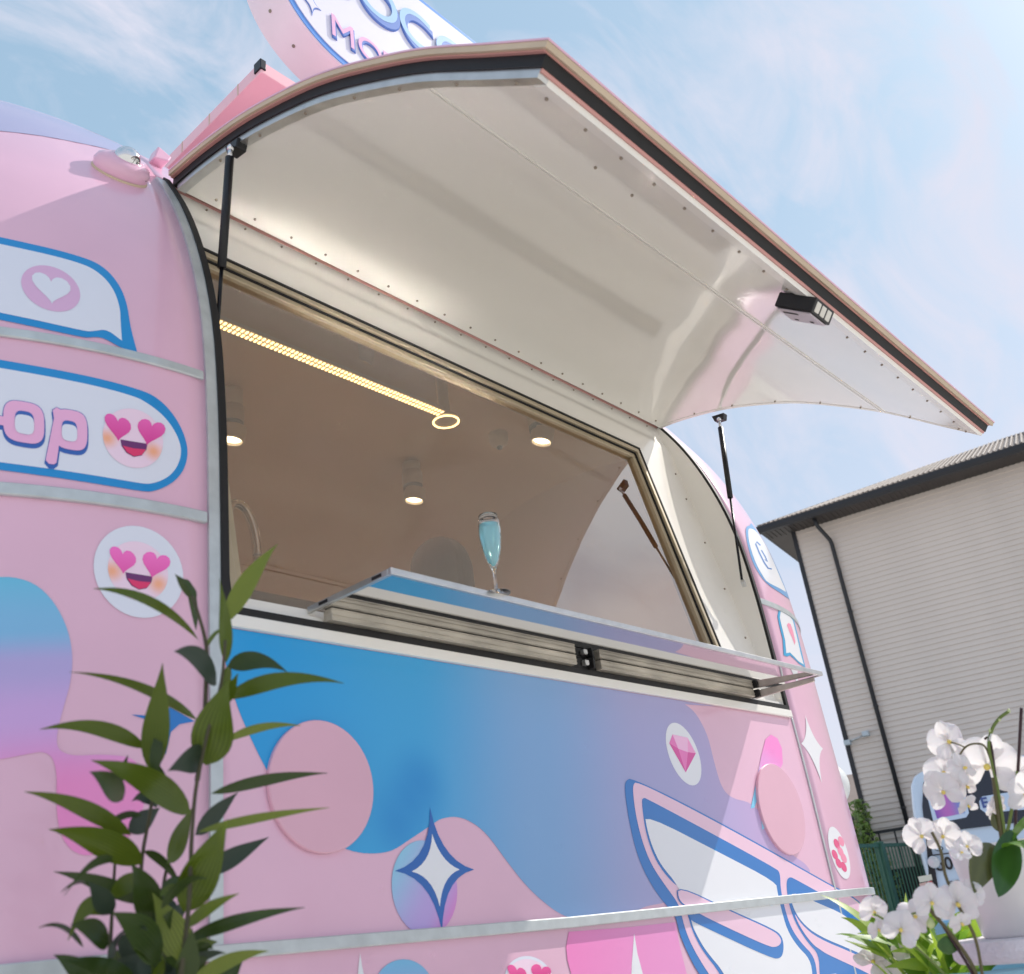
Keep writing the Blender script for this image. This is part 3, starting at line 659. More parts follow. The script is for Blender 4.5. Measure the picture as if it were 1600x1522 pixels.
# magenta disc below the rail and neighbours
mag = grad('magenta_print', (2.2, 0.0), (2.9, -0.05), [(0, rgb(244, 132, 196)), (1, rgb(238, 150, 205))])
poly_px('disc_print', [(888, 1456), (884, 1480), (886, 1500), (894, 1530), (905, 1570), (960, 1640), (1040, 1640), (1075, 1560), (1072, 1520), (1062, 1480), (1055, 1441), (980, 1449)], mag, 1)
poly_px('sparkle_print', [(990, 1458), (995, 1490), (1003, 1520), (1012, 1560), (1000, 1600), (985, 1560), (986, 1510)], white_v, 2)
poly_px('sparkle_print', [(562, 1488), (565, 1510), (572, 1540), (580, 1600), (550, 1600), (557, 1540), (560, 1505)], white_v, 1)
poly_px('disc_print', [(630 + 48 * math.cos(a_), 1552 + 53 * math.sin(a_)) for a_ in [2 * math.pi * k / 32 for k in range(32)]], grad('disc_blue_b', (2.0, 0.02), (2.0, -0.15), [(0, rgb(120, 190, 228)), (1, rgb(200, 150, 220))]), 1)
# right panel: drop with tail, sparkle, flower sticker
poly_px('drop_print', S3([(1030, 198), (1060, 215), (1080, 260), (1084, 330), (1060, 380), (1010, 420), (975, 470), (955, 530), (938, 534), (960, 430), (985, 300), (1005, 220)]), grad('drop_pink_blue', (3.9, 0.62), (3.8, 0.40), [(0.0, rgb(248, 140, 210)), (0.45, rgb(235, 160, 220)), (0.9, rgb(130, 205, 238))]), 1)
poly_px('drop_print', S3([(975, 480), (990, 480), (1000, 560), (1000, 625), (990, 630), (984, 560)]), mat('sky_vinyl', rgb(150, 215, 240), 0.3, coat=0.4), 1)
poly_px('sparkle_print', star(S3([(1217, 245)])[0], S3([(1186, 108), (1266, 262), (1262, 420), (1168, 238)]), 0.22), white_v, 1)
fl = empty('flower_sticker', parent=trailer); fc = S3([(1340, 735)])[0]
poly_px('sticker_disc', [(fc[0] + 13.5 * math.cos(a_) + 11 * math.sin(a_), fc[1] + 41 * math.sin(a_)) for a_ in [2 * math.pi * k / 32 for k in range(32)]], white_v, 1, fl)
petm = mat('petal_print', rgb(246, 150, 180), 0.3, coat=0.4); petd = mat('petal_print_deep', rgb(232, 90, 140), 0.3, coat=0.4)
for i, (dx, dy) in enumerate([(-4, -14), (3, -18), (-7, 3), (2, -2), (-1, 16), (7, 8), (7, 22)]):
    poly_px('sticker_petal', [(fc[0] + dx + 4.2 * math.cos(a_) + 2.5 * math.sin(a_), fc[1] + dy + 8 * math.sin(a_)) for a_ in [2 * math.pi * k / 14 for k in range(14)]], petm if i % 2 else petd, 2, fl)
# bubbles on the right end
def S6(pts): return [(1150 + x * .2103, 780 + y * .2103) for x, y in pts]
bl = mat('bubble_blue', rgb(95, 160, 215), 0.3, coat=0.4)
def bubble(outer, inner, nm='speech_bubble', mo=bl, mi=white_v, sm=0):
    e_ = empty(nm, parent=trailer); poly_px('bubble_outline', outer, mo, 1, e_, sm); poly_px('bubble_field', inner, mi, 2, e_, sm); return e_
bb = bubble(S6([(72, 220), (100, 198), (145, 222), (190, 270), (235, 350), (290, 470), (340, 590), (380, 700), (385, 735), (340, 705), (250, 645), (180, 570), (120, 460), (80, 320)]),
            S6([(88, 235), (105, 220), (140, 235), (182, 285), (226, 360), (280, 475), (330, 595), (368, 690), (250, 628), (190, 560), (134, 450), (95, 320)]), sm=3)
def stroke_px(name, pts, w, m, layer, parent=trailer, closed=False):
    P_ = [Vector(p) for p in pts]; L_ = []; R_ = []
    for i, p in enumerate(P_):
        if closed: d = P_[(i + 1) % len(P_)] - P_[i - 1]
        else: d = P_[min(i + 1, len(P_) - 1)] - P_[max(i - 1, 0)]
        n_ = Vector((-d.y, d.x)).normalized() * (w / 2); L_.append(tuple(p + n_)); R_.append(tuple(p - n_))
    if closed: # two-ring strip
        q = [hit(*a) for a in L_]; s_ = [hit(*a) for a in R_]; off = 0.0011 + 0.0006 * layer; vs = [SP(a[0], a[1], off) for a in q] + [SP(a[0], a[1], off) for a in s_]; n = len(q)
        return mesh(name, vs, [(i, (i + 1) % n, n + (i + 1) % n, n + i) for i in range(n)], m, parent, True)
    return poly_px(name, L_ + R_[::-1], m, layer, parent)
ink = mat('ink_blue', rgb(60, 120, 190), 0.3, coat=0.3)
stroke_px('letter_stroke', S6([(262, 520), (235, 515), (205, 470), (170, 400), (143, 335), (150, 318), (178, 345)]), 2.0, ink, 3, bb)
stroke_px('letter_stroke', S6([(185, 380), (215, 430), (230, 468), (210, 450)]), 1.6, ink, 3, bb)
cy = mat('bubble_cyan', rgb(45, 165, 215), 0.3, coat=0.4)
bb = bubble(S6([(306, 870), (318, 815), (335, 805), (375, 830), (425, 885), (455, 1000), (490, 1150), (515, 1255), (470, 1225), (400, 1160), (378, 1170), (352, 1160), (350, 1120), (345, 1040), (320, 940)]),
            S6([(322, 880), (330, 830), (345, 828), (378, 848), (418, 900), (445, 1005), (478, 1150), (500, 1230), (460, 1205), (398, 1140), (370, 1145), (362, 1050), (338, 950)]), mo=cy)
poly_px('heart_print', S6([(375, 935), (385, 920), (402, 930), (420, 980), (438, 1060), (432, 1085), (412, 1030), (392, 985)]), petm, 3, bb)
# left panel: message bubble with heart
bub = mat('message_blue', rgb(14, 140, 208), 0.3, coat=0.4)
paper = mat('bubble_white', rgb(226, 228, 240), 0.3, coat=0.4)
mb = bubble([(-90, 352), (0, 372), (130, 402), (163, 418), (187, 446), (199, 478), (203, 510), (214, 551), (214.3, 551.2), (213.7, 551), (190, 545), (163, 529), (148, 527), (130, 529), (0, 501), (-90, 482)],
            [(-90, 363), (0, 383), (124, 411), (154, 426), (176, 450), (187, 480), (188, 505), (190, 533), (190.3, 533.2), (189.7, 533), (166, 515), (148, 518), (132, 519), (0, 490), (-90, 471)], 'message_bubble', bub, paper, -3)
poly_px('heart_disc', [(79 + 46 * math.cos(a_) + 2 * math.sin(a_), 452 + 35 * math.sin(a_) + 9 * math.cos(a_)) for a_ in [2 * math.pi * k / 40 for k in range(40)]], mat('mauve_vinyl', rgb(222, 178, 214), 0.3, coat=0.4), 3, mb)
def heart(c, ux, uy, sc, n=26):
    o = []
    for k in range(n):
        t_ = 2 * math.pi * k / n; x = 16 * math.sin(t_) ** 3; y = -(13 * math.cos(t_) - 5 * math.cos(2 * t_) - 2 * math.cos(3 * t_) - math.cos(4 * t_))
        x /= 17; y /= 17; o.append((c[0] + sc * (x * ux[0] + y * uy[0]), c[1] + sc * (x * ux[1] + y * uy[1])))
    return o
poly_px('heart_print', heart((80, 450), (0.98, 0.26), (0.03, 0.80), 33), paper, 4, mb)
# pill with lettering
pill = bubble([(-90, 546), (0, 564), (219, 608), (253, 627), (280, 661), (294, 699), (290, 730), (273, 753), (246, 767), (222, 770), (0, 736), (-90, 722)],
              [(-90, 559), (0, 577), (205, 617), (236, 634), (263, 658), (282, 692), (282, 719), (267, 744), (239, 757), (215, 756), (0, 724), (-90, 710)], 'name_pill', bub, paper, -3)
lp = mat('letter_pink', rgb(240, 178, 216), 0.3, coat=0.4); ls = mat('letter_shadow', rgb(46, 96, 178), 0.3, coat=0.4)
def rrect(cx, cy, hw, hh, sh=0.17, k=0.62, n=32):
    o = []
    for i in range(n):
        a_ = 2 * math.pi * i / n; x = math.copysign(abs(math.cos(a_)) ** k, math.cos(a_)) * hw; y = math.copysign(abs(math.sin(a_)) ** k, math.sin(a_)) * hh
        o.append((cx + x, cy + y + sh * x))
    return o
def C4(pts): return [(x * .3418, 480 + y * .3418) for x, y in pts]
for dx, dy, m_, l_, g_ in ((0, 5, ls, 3, 2.0), (0, 0, ls, 4, 1.0), (0, 0, lp, 5, 0)):
    poly_px('letter_shape', rrect(37 + dx, 661 + dy, 32 + g_, 32 + g_), m_, l_, pill)                                            # ring of the first letter
    poly_px('letter_shape', [(-40, 645 + dy - g_), (12, 653 + dy - g_), (12, 667 + dy + g_), (-40, 659 + dy + g_)], m_, l_, pill)
    poly_px('letter_shape', [(82 - g_, 642 + dy - g_), (88, 638 + dy - g_), (98 + g_, 643 + dy - g_), (97 + g_, 660 + dy), (88 + g_, 724 + dy), (84, 727 + dy + g_), (76, 726 + dy + g_), (71 - g_, 720 + dy), (84 - g_, 655 + dy)], m_, l_, pill)
    poly_px('letter_shape', rrect(110 + dx, 673 + dy, 26 + g_, 31 + g_), m_, l_, pill)
for dx, dy, m_, l_ in ((0, 0, ls, 6), (0, 3, paper, 7)):
    poly_px('letter_counter', rrect(38 + dx, 662 + dy, 15, 18 if not dy else 15), m_, l_, pill)
    poly_px('letter_counter', rrect(108 + dx, 675 + dy, 12, 16 if not dy else 13), m_, l_, pill)
# heart-eyed face stickers
hp = grad('heart_pink_a', (1.0, 1.36), (1.0, 1.18), [(0, rgb(255, 120, 205)), (1, rgb(222, 62, 150))])
hp2 = grad('heart_pink_b', (1.0, 0.96), (1.0, 0.80), [(0, rgb(255, 120, 205)), (1, rgb(222, 62, 150))])
def blush_mat(name, cpt, rad, base, colr):
    m = mat(name, base, 0.3, coat=0.4); t = m.node_tree; b_ = t.nodes['Principled BSDF']
    c_ = t.nodes.new('ShaderNodeTexCoord'); 
    d_ = t.nodes.new('ShaderNodeVectorMath'); d_.operation = 'DISTANCE'; d_.inputs[1].default_value = cpt[0]; t.links.new(c_.outputs['Object'], d_.inputs[0])
    d2 = t.nodes.new('ShaderNodeVectorMath'); d2.operation = 'DISTANCE'; d2.inputs[1].default_value = cpt[1]; t.links.new(c_.outputs['Object'], d2.inputs[0])
    mn = t.nodes.new('ShaderNodeMath'); mn.operation = 'MINIMUM'; t.links.new(d_.outputs['Value'], mn.inputs[0]); t.links.new(d2.outputs['Value'], mn.inputs[1])
    r_ = t.nodes.new('ShaderNodeMapRange'); r_.interpolation_type = 'SMOOTHSTEP'; r_.inputs[1].default_value = 0; r_.inputs[2].default_value = rad; r_.inputs[3].default_value = 0.9; r_.inputs[4].default_value = 0
    t.links.new(mn.outputs[0], r_.inputs[0]); x_ = t.nodes.new('ShaderNodeMix'); x_.data_type = 'RGBA'; x_.inputs[6].default_value = base; x_.inputs[7].default_value = colr
    t.links.new(r_.outputs[0], x_.inputs[0]); t.links.new(x_.outputs[2], b_.inputs['Base Color']); return m
def face(tagn, c, r, k, hm, lay, bgd=None):
    e_ = empty('face_sticker', parent=trailer); sx, sy = k  # shear of the skin in the picture
    def A(u, v): return (c[0] + r * (u * 1.0 + v * sx), c[1] + r * (v * 1.0 + u * sy))
    if bgd: poly_px('sticker_disc', [A(bgd[0] * math.cos(a_) + bgd[1], bgd[0] * math.sin(a_) * 1.02 + bgd[2]) for a_ in [2 * math.pi * q / 44 for q in range(44)]], paper, lay, e_)
    bp = []
    for u, v in ((-0.88, 0.12), (0.66, 0.34)):
        h_ = hit(*A(u, v)); bp.append(SP(h_[0], h_[1], 0.004))
    fm = blush_mat('face_' + tagn, bp, 0.028, rgb(244, 214, 232), rgb(250, 170, 120))
    poly_px('face_disc', [A(1.0 * math.cos(a_) - 0.02, 0.98 * math.sin(a_)) for a_ in [2 * math.pi * q / 40 for q in range(40)]], fm, lay + 1, e_)
    poly_px('heart_eye', heart(A(-0.52, -0.32), (0.94, 0.30), (0.02, 1.0), r * 0.50), hm, lay + 2, e_)
    poly_px('heart_eye', heart(A(0.56, -0.32), (0.97, 0.24), (-0.26, 0.97), r * 0.50), hm, lay + 2, e_)
    mo = [A(-0.44, 0.10), A(0.46, 0.12), A(0.42, 0.32), A(0.26, 0.54), A(0.0, 0.62), A(-0.24, 0.52), A(-0.40, 0.32)]
    poly_px('mouth', mo, mat('mouth_dark', rgb(110, 50, 110), 0.3), lay + 2, e_)
    poly_px('tongue', [A(-0.37, 0.30), A(0.0, 0.34), A(0.40, 0.32), A(0.26, 0.52), A(0.0, 0.60), A(-0.22, 0.50)], mat('mouth_red', rgb(226, 58, 110), 0.3), lay + 3, e_)
    return e_
face('a', (208, 686), 47, (0.0, 0.14), hp, 3)
face('b', (216, 893), 47, (0.0, 0.14), hp2, 1, (1.49, 0.0, 0.02))
face('c', (826, 1532), 34, (0.15, -0.05), grad('heart_pink_c', (2.5, 0.0), (2.5, -0.1), [(0, rgb(245, 100, 170)), (1, rgb(222, 62, 140))]), 1, (1.1, 0.0, 0.0))
# left blob
blob = S1([(-120, 250), (0, 215), (100, 232), (170, 290), (218, 378), (237, 470), (231, 560), (207, 650), (190, 720), (188, 765), (205, 790), (250, 802), (340, 800), (430, 812), (470, 860), (480, 930), (450, 1030), (400, 1090), (300, 1130), (235, 1112), (198, 1050), (186, 960), (186, 870), (172, 812), (140, 792), (100, 796), (0, 815), (-120, 830)])
poly_px('blob_print', blob, grad('blob_grad', (0.95, 0.95), (1.0, 0.38), [(0.0, rgb(84, 196, 224)), (0.38, rgb(128, 186, 226)), (0.52, rgb(182, 168, 220)), (0.70, rgb(208, 168, 224)), (0.97, rgb(240, 144, 202))]), 0, smooth=4)
poly_px('sparkle_print', S1([(432, 668), (500, 672), (560, 645), (640, 690), (590, 700), (562, 725), (545, 800), (530, 740), (500, 690)]), wing_b, 1)
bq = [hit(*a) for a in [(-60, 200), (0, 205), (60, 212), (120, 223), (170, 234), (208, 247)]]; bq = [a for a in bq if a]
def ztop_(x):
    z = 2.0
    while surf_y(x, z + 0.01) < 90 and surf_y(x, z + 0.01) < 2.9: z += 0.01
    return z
poly_xz('roof_shadow_band', bq + [(a[0], ztop_(a[0])) for a in bq[::-1]], mat('roof_shadow_tint', rgb(172, 170, 204), 0.3, coat=0.4), 0)  # shadow along the roof edge, painted as a lavender-grey sheet
# ------------------------------------------------------------------ dome camera on the left end
c0 = hit(187, 272); pc = SP(c0[0], c0[1], 0.0); nn = (SP(c0[0], c0[1], 0.1) - pc).normalized()
dc = empty('dome_light', parent=trailer)
t_ax = (nn * 0.75 + Vector((0, -0.2, 0.5))).normalized()
def oval(name, prof_, m, sx=1.35):
    x_ = Vector((1, 0, 0)); x_ = (x_ - nn * x_.dot(nn)).normalized(); y2_ = nn.cross(x_); vs = []; n = 32
    for r_, h_ in prof_:
        for k in range(n): a_ = 2 * math.pi * k / n; vs.append(pc + nn * h_ + x_ * r_ * sx * math.cos(a_) + y2_ * r_ * math.sin(a_))
    fs = [(i * n + k, i * n + (k + 1) % n, (i + 1) * n + (k + 1) % n, (i + 1) * n + k) for i in range(len(prof_) - 1) for k in range(n)]
    return mesh(name, vs, fs, m, dc, True)
oval('light_base', [(0.046, -0.012), (0.050, 0.004), (0.052, 0.018), (0.047, 0.032), (0.034, 0.042), (0.001, 0.044)], vinyl_pink, 1.3)
oval('base_seal', [(0.053, -0.01), (0.054, 0.001), (0.0515, 0.0035)], tan_edge, 1.25)
cc_ = pc + nn * 0.038 + Vector((0.004, 0, 0.004))
B().lathe(cc_, nn, [(0.031 * math.cos(a_), 0.031 * math.sin(a_)) for a_ in [math.pi / 2 * k / 10 for k in range(10)]] + [(0.0005, 0.031)], 28, (False, False)).build('lens_dome', chrome, dc, True)
wp_ = pc + Vector((0.040, -0.030, -0.010)); bevel(B().hexa([wp_ + Vector(v) * 0.011 for v in [(-1, -.6, -.6), (1, -.6, -.9), (1, .6, -.6), (-1, .6, -.4), (-1, -.6, .4), (1, -.6, .1), (1, .6, .3), (-1, .6, .6)]]).build('sensor_window', blackp, dc), 0.002, 1)
B().lathe(cc_, nn, [(0.037, -0.004), (0.037, 0.003), (0.031, 0.004)], 28, (False, False)).build('lens_ring', vinyl_pink, dc, True)
# ------------------------------------------------------------------ roof sign (pill)
sg = empty('roof_sign', 'white pill shaped roof sign with blue outline and pink rim above the hatch', 'sign', loc=(0, 0, 0))
ys = 2.3; zb_, zt_ = 3.425, 4.285; rz = (zt_ - zb_) / 2; zc_ = (zb_ + zt_) / 2; xl_ = 1.69
def pillp(inset, n=30, xr=4.2):
    r_ = rz - inset; cx = xl_ + rz; o = []
    for k in range(n + 1):
        a_ = math.pi / 2 + math.pi * k / n; o.append((cx + r_ * math.cos(a_), zc_ + r_ * math.sin(a_)))
    cx2 = xr - rz
    for k in range(n + 1):
        a_ = -math.pi / 2 + math.pi * k / n; o.append((cx2 + r_ * math.cos(a_), zc_ + r_ * math.sin(a_)))
    return o
def prism(name, o, y0, y1, m, parent, **p):
    n = len(o); vs = [V(x, y0, z) for x, z in o] + [V(x, y1, z) for x, z in o]
    fs = [tuple(range(n)), tuple(range(2 * n - 1, n - 1, -1))] + [(i, i + n, (i + 1) % n + n, (i + 1) % n) for i in range(n)]
    return autosmooth(mesh(name, vs, fs, m, parent, **p))
sign_pink = mat('sign_pink', rgb(244, 228, 236), 0.35, coat=0.2, noise=0.04)
sign_blue = mat('sign_blue', rgb(96, 152, 226), 0.35); sign_white = mat('sign_white', rgb(232, 230, 242), 0.35)
prism('sign_case', pillp(0), ys, ys + 0.19, sign_pink, sg)
prism('sign_outline', pillp(0.008), ys - 0.004, ys - 0.0005, sign_blue, sg)
prism('sign_face', pillp(0.038), ys - 0.008, ys - 0.0045, sign_white, sg)
for k in range(4):
    for zz in (3.0,): bevel(B().box(2.1 + k * 0.55, 2.13 + k * 0.55, ys + 0.07, ys + 0.11, 2.45, zb_ + 0.01).build('sign_post', blackp, sg), 0.002, 1)
for px_, py_ in ((418, 12), (482, 83)):
    pb = onp(px_, py_, 1, ys + 0.1)
for k in range(6):
    a_ = math.pi * (0.95 + 0.12 * k); B().lathe(V(xl_ + rz + rz * math.cos(a_), ys + 0.1, zc_ + rz * math.sin(a_)), (math.cos(a_), 0, math.sin(a_)), [(0.006, 0), (0.006, 0.002)], 8).build('sign_bolt', screw_m, sg)
def text(name, s, x, z, size, y, ext, m, parent, shear=0.0, bev=0.0):
    cu = bpy.data.curves.new(name, 'FONT'); cu.body = s; cu.size = size; cu.extrude = ext; cu.shear = shear; cu.bevel_depth = bev; cu.bevel_resolution = 0
    o = bpy.data.objects.new(name, cu); COL.objects.link(o)
    dg = bpy.context.evaluated_depsgraph_get(); me = bpy.data.meshes.new_from_object(o.evaluated_get(dg)); bpy.data.objects.remove(o)
    ob = link(name, me, m, parent); me.transform(Matrix.Rotation(math.pi / 2, 4, 'X')); me.transform(Matrix.Translation(V(x, y, z))); return ob
lt_p = mat('sign_letter_pink', rgb(232, 178, 214), 0.4); lt_b = mat('sign_letter_shadow', rgb(92, 128, 202), 0.4); lt_c = mat('sign_letter_cyan', rgb(160, 200, 236), 0.4)
q = onp(514, 52, 1, ys - 0.01)
for s_, dx, m_, yy in (('M', 0, None, 0), ('O', 0.15, None, 0), ('R', 0.29, None, 0), ('E', 0.41, None, 0)):
    text('letter_shadow', s_, q.x + dx + 0.006, q.z - 0.008, 0.15, ys - 0.0105, 0.0005, lt_b, sg, bev=0.0035)
    text('letter', s_, q.x + dx, q.z, 0.15, ys - 0.0160, 0.0005, lt_p, sg)
q = onp(560, 30, 1, ys - 0.01)
for s_, dx in (('S', -0.19), ('O', -0.02), ('C', 0.24), ('O', 0.48)):
    text('letter_shadow', s_, q.x + dx + 0.015, q.z + 0.075, 0.27, ys - 0.0105, 0.0005, lt_b, sg, bev=0.005)
    text('letter', s_, q.x + dx, q.z + 0.105, 0.27, ys - 0.0175, 0.0005, lt_c, sg)
q = onp(487, 6, 1, ys - 0.01)
o_ = star((q.x, q.z), [(q.x, q.z + .07), (q.x + .05, q.z), (q.x, q.z - .07), (q.x - .05, q.z)], 0.12)
prism('sparkle_outline', o_, ys - 0.0105, ys - 0.0085, lt_b, sg)
o_ = star((q.x, q.z), [(q.x, q.z + .05), (q.x + .036, q.z), (q.x, q.z - .05), (q.x - .036, q.z)], 0.14)
prism('sparkle_field', o_, ys - 0.0125, ys - 0.0107, sign_white, sg)
# pink roof light box behind the hatch
q0 = onp(408, 112, 2, 3.12)
rb = empty('roof_box', 'flat pink acrylic box with black corner cap on the roof behind the hatch edge', 'roof box', loc=(0, 0, 0))
acr = mat('pink_acrylic', rgb(250, 196, 202), 0.25, coat=0.3, sub=0.0)
bevel(B().box(q0.x, q0.x + 0.9, q0.y, q0.y + 1.15, 3.12, 3.18).build('box_body', acr, rb), 0.003, 2)
bevel(B().box(q0.x - 0.006, q0.x + 0.02, q0.y - 0.006, q0.y + 0.04, 3.135, 3.185).build('corner_cap', blackp, rb), 0.002, 1)
for k in range(5): B().box(q0.x - 0.001, q0.x, q0.y + 0.2 * k + 0.15, q0.y + 0.2 * k + 0.156, 3.122, 3.178).build('box_joint', tan_edge, rb)
for xx in (q0.x + 0.25, q0.x + 0.7): B().box(xx, xx + 0.03, q0.y + 0.5, q0.y + 0.54, 2.66, 3.12).build('box_leg', blackp, rb)
# ------------------------------------------------------------------ drink on the shelf
gl_pos = onp(776, 925, 1, 1.69)
gx_, gy_ = gl_pos.x, 1.69; zb0 = SZ + 0.0105
fg = empty('champagne_flute', 'champagne flute of pale blue drink standing on the metal serving shelf', 'glass', loc=V(gx_, gy_, zb0))
glass_m = mat('clear_glass', (1, 1, 1, 1), 0.0, trans=1.0, ior=1.45)
drink_m = mat('blue_drink', rgb(176, 236, 244), 0.05, trans=0.6, ior=1.33, emit=None)
H_ = 0.185
outer = [(0.030, 0.0), (0.030, 0.0015), (0.010, 0.004), (0.0038, 0.012), (0.0036, 0.050), (0.006, 0.058), (0.013, 0.075), (0.020, 0.10), (0.0245, 0.13), (0.0252, 0.15), (0.0235, 0.17), (0.0215, H_)]
inner = [(0.0205, H_), (0.0225, 0.17), (0.0241, 0.15), (0.0234, 0.13), (0.0189, 0.10), (0.012, 0.076), (0.004, 0.064), (0.0003, 0.062)]
gl = B().lathe((0, 0, 0), (0, 0, 1), outer + inner, 40, (True, False)).build('glass_bowl', glass_m, fg, True)
li = [(0.0003, 0.0625), (0.0038, 0.0645), (0.0117, 0.0765), (0.0186, 0.10), (0.0231, 0.13), (0.0238, 0.15), (0.0229, 0.162), (0.0003, 0.162)]
B().lathe((0, 0, 0), (0, 0, 1), li, 40, (False, False)).build('drink', drink_m, fg, True)
# ------------------------------------------------------------------ person behind the window
hd_c = onp(686, 905, 1, 2.75)
person = empty('person', 'brown haired person in a white top standing inside the trailer behind the window', 'person', loc=V(hd_c.x, hd_c.y, hd_c.z - 1.95))
skin = mat('skin', rgb(224, 172, 148), 0.5, sub=0.1); hair_m = mat('brown_hair', rgb(66, 38, 28), 0.7, noise=0.35, nscale=60, stretch=(6, 6, 0.6)); top_m = mat('white_top', rgb(225, 222, 218), 0.8)
base = Vector(person.location)
hc_ = V(*hd_c) - base
def skinmesh(name, nodes, edges, m, sub=2, root=0):
    me = bpy.data.meshes.new(name); me.from_pydata([n[0] for n in nodes], edges, []); o = bpy.data.objects.new(name, me); COL.objects.link(o)
    s_ = o.modifiers.new('skin', 'SKIN'); s_.use_smooth_shade = True
    for i, n in enumerate(nodes): me.skin_vertices[0].data[i].radius = n[1] if isinstance(n[1], tuple) else (n[1], n[1])
    for i in range(len(nodes)): me.skin_vertices[0].data[i].use_root = (i == root)
    sb = o.modifiers.new('sub', 'SUBSURF'); sb.levels = sub; sb.render_levels = sub
    dg = bpy.context.evaluated_depsgraph_get(); m2 = bpy.data.meshes.new_from_object(o.evaluated_get(dg)); bpy.data.objects.remove(o)
    m2.name = name; return m2
hx_, hy_, hz_ = hc_
def bn(x, y, z): return (hx_ + x, hy_ + y, hz_ + z)
nodes = [(bn(0, 0, -0.68), (0.15, 0.11)), (bn(0, 0, -0.50), (0.13, 0.10)), (bn(0, 0, -0.32), (0.16, 0.11)), (bn(0, 0, -0.20), (0.07, 0.06)), (bn(0, 0, -0.13), (0.052, 0.052)), (bn(0, -0.005, -0.07), (0.062, 0.068)), (bn(0, -0.004, 0.0), (0.074, 0.088)), (bn(0, 0, 0.06), (0.07, 0.082)), (bn(0, 0, 0.10), (0.04, 0.05)),
         (bn(-0.17, 0, -0.25), 0.055), (bn(-0.22, 0, -0.48), 0.042), (bn(-0.20, -0.16, -0.62), 0.032), (bn(-0.19, -0.24, -0.63), (0.035, 0.018)),
         (bn(0.17, 0, -0.25), 0.055), (bn(0.22, 0, -0.48), 0.042), (bn(0.20, -0.16, -0.62), 0.032), (bn(0.19, -0.24, -0.63), (0.035, 0.018)),
         (bn(-0.09, 0, -0.80), 0.09), (bn(-0.09, -0.01, -1.15), 0.06), (bn(-0.09, 0.01, -1.50), 0.04), (bn(-0.09, -0.12, -1.54), 0.03),
         (bn(0.09, 0, -0.80), 0.09), (bn(0.09, -0.01, -1.15), 0.06), (bn(0.09, 0.01, -1.50), 0.04), (bn(0.09, -0.12, -1.54), 0.03)]
edges = [(0, 1), (1, 2), (2, 3), (3, 4), (4, 5), (5, 6), (6, 7), (7, 8), (2, 9), (9, 10), (10, 11), (11, 12), (2, 13), (13, 14), (14, 15), (15, 16), (0, 17), (17, 18), (18, 19), (19, 20), (0, 21), (21, 22), (22, 23), (23, 24)]
me = skinmesh('body', nodes, edges, skin); body = link('body', me, [skin, top_m], person, True)
for p in me.polygons:
    if p.center.z < hz_ - 0.17 and not (p.center.z < hz_ - 0.55 and abs(p.center.x - hx_) > 0.15): p.material_index = 1
# hair: strands shaped cap
b = B(); R_h = 0.108
vs = []; n = 72; m_ = 22
for i in range(m_ + 1):
    th = math.radians(2 + 118 * i / m_)
    for k in range(n):
        ph = 2 * math.pi * k / n; 
        w_ = 1 + 0.03 * math.sin(k * 2.9) + 0.03 * math.sin(k * 5.3 + 1) * (i / m_) - 0.05 * math.exp(-((ph - 1.57 * 3) / 0.25) ** 2)
        zz = R_h * 1.12 * math.cos(th) if th < 1.57 else -R_h * (th - 1.57) * 2.2
        rad_ = R_h * math.sin(min(th, 1.57)) * w_
        vs.append(Vector(hc_) + Vector((rad_ * math.cos(ph) * 0.9, rad_ * math.sin(ph) - 0.012, zz + 0.02)))
fs = []
for i in range(m_):
    for k in range(n):
        ph = 2 * math.pi * (k + 0.5) / n
        if math.sin(ph) > 0.55 and i > m_ * 0.55: continue
        fs.append((i * n + k, (i + 1) * n + k, (i + 1) * n + (k + 1) % n, i * n + (k + 1) % n))
mesh('hair', vs, fs, hair_m, person, True)
for sx in (-1, 1):
    B().lathe(Vector(hc_) + Vector((sx * 0.03, 0.083, 0.0)), (0, 1, 0), [(0.012, 0), (0.010, 0.005), (0.001, 0.008)], 12).build('eye', mat('eye_white', rgb(235, 232, 228), 0.2), person, True)
B().tube([Vector(hc_) + Vector((0, 0.088, 0.01)), Vector(hc_) + Vector((0, 0.105, -0.025)), Vector(hc_) + Vector((0, 0.088, -0.032))], [0.007, 0.012, 0.009], 10).build('nose', skin, person, True)
B().tube([Vector(hc_) + Vector((-0.022, 0.084, -0.055)), Vector(hc_) + Vector((0, 0.09, -0.058)), Vector(hc_) + Vector((0.022, 0.084, -0.055))], [0.003, 0.006, 0.003], 8).build('mouth', mat('lips', rgb(190, 100, 100), 0.4), person, True)

# ------------------------------------------------------------------ ground
gm_ = mat('ground_paving', rgb(210, 206, 198), 0.8, noise=0.15, nscale=1.5, bump=0.3, bscale=60)
mesh('ground', [(-150, -150, 0), (350, -150, 0), (350, 350, 0), (-150, 350, 0)], [(0, 1, 2, 3)], gm_, kind='structure')
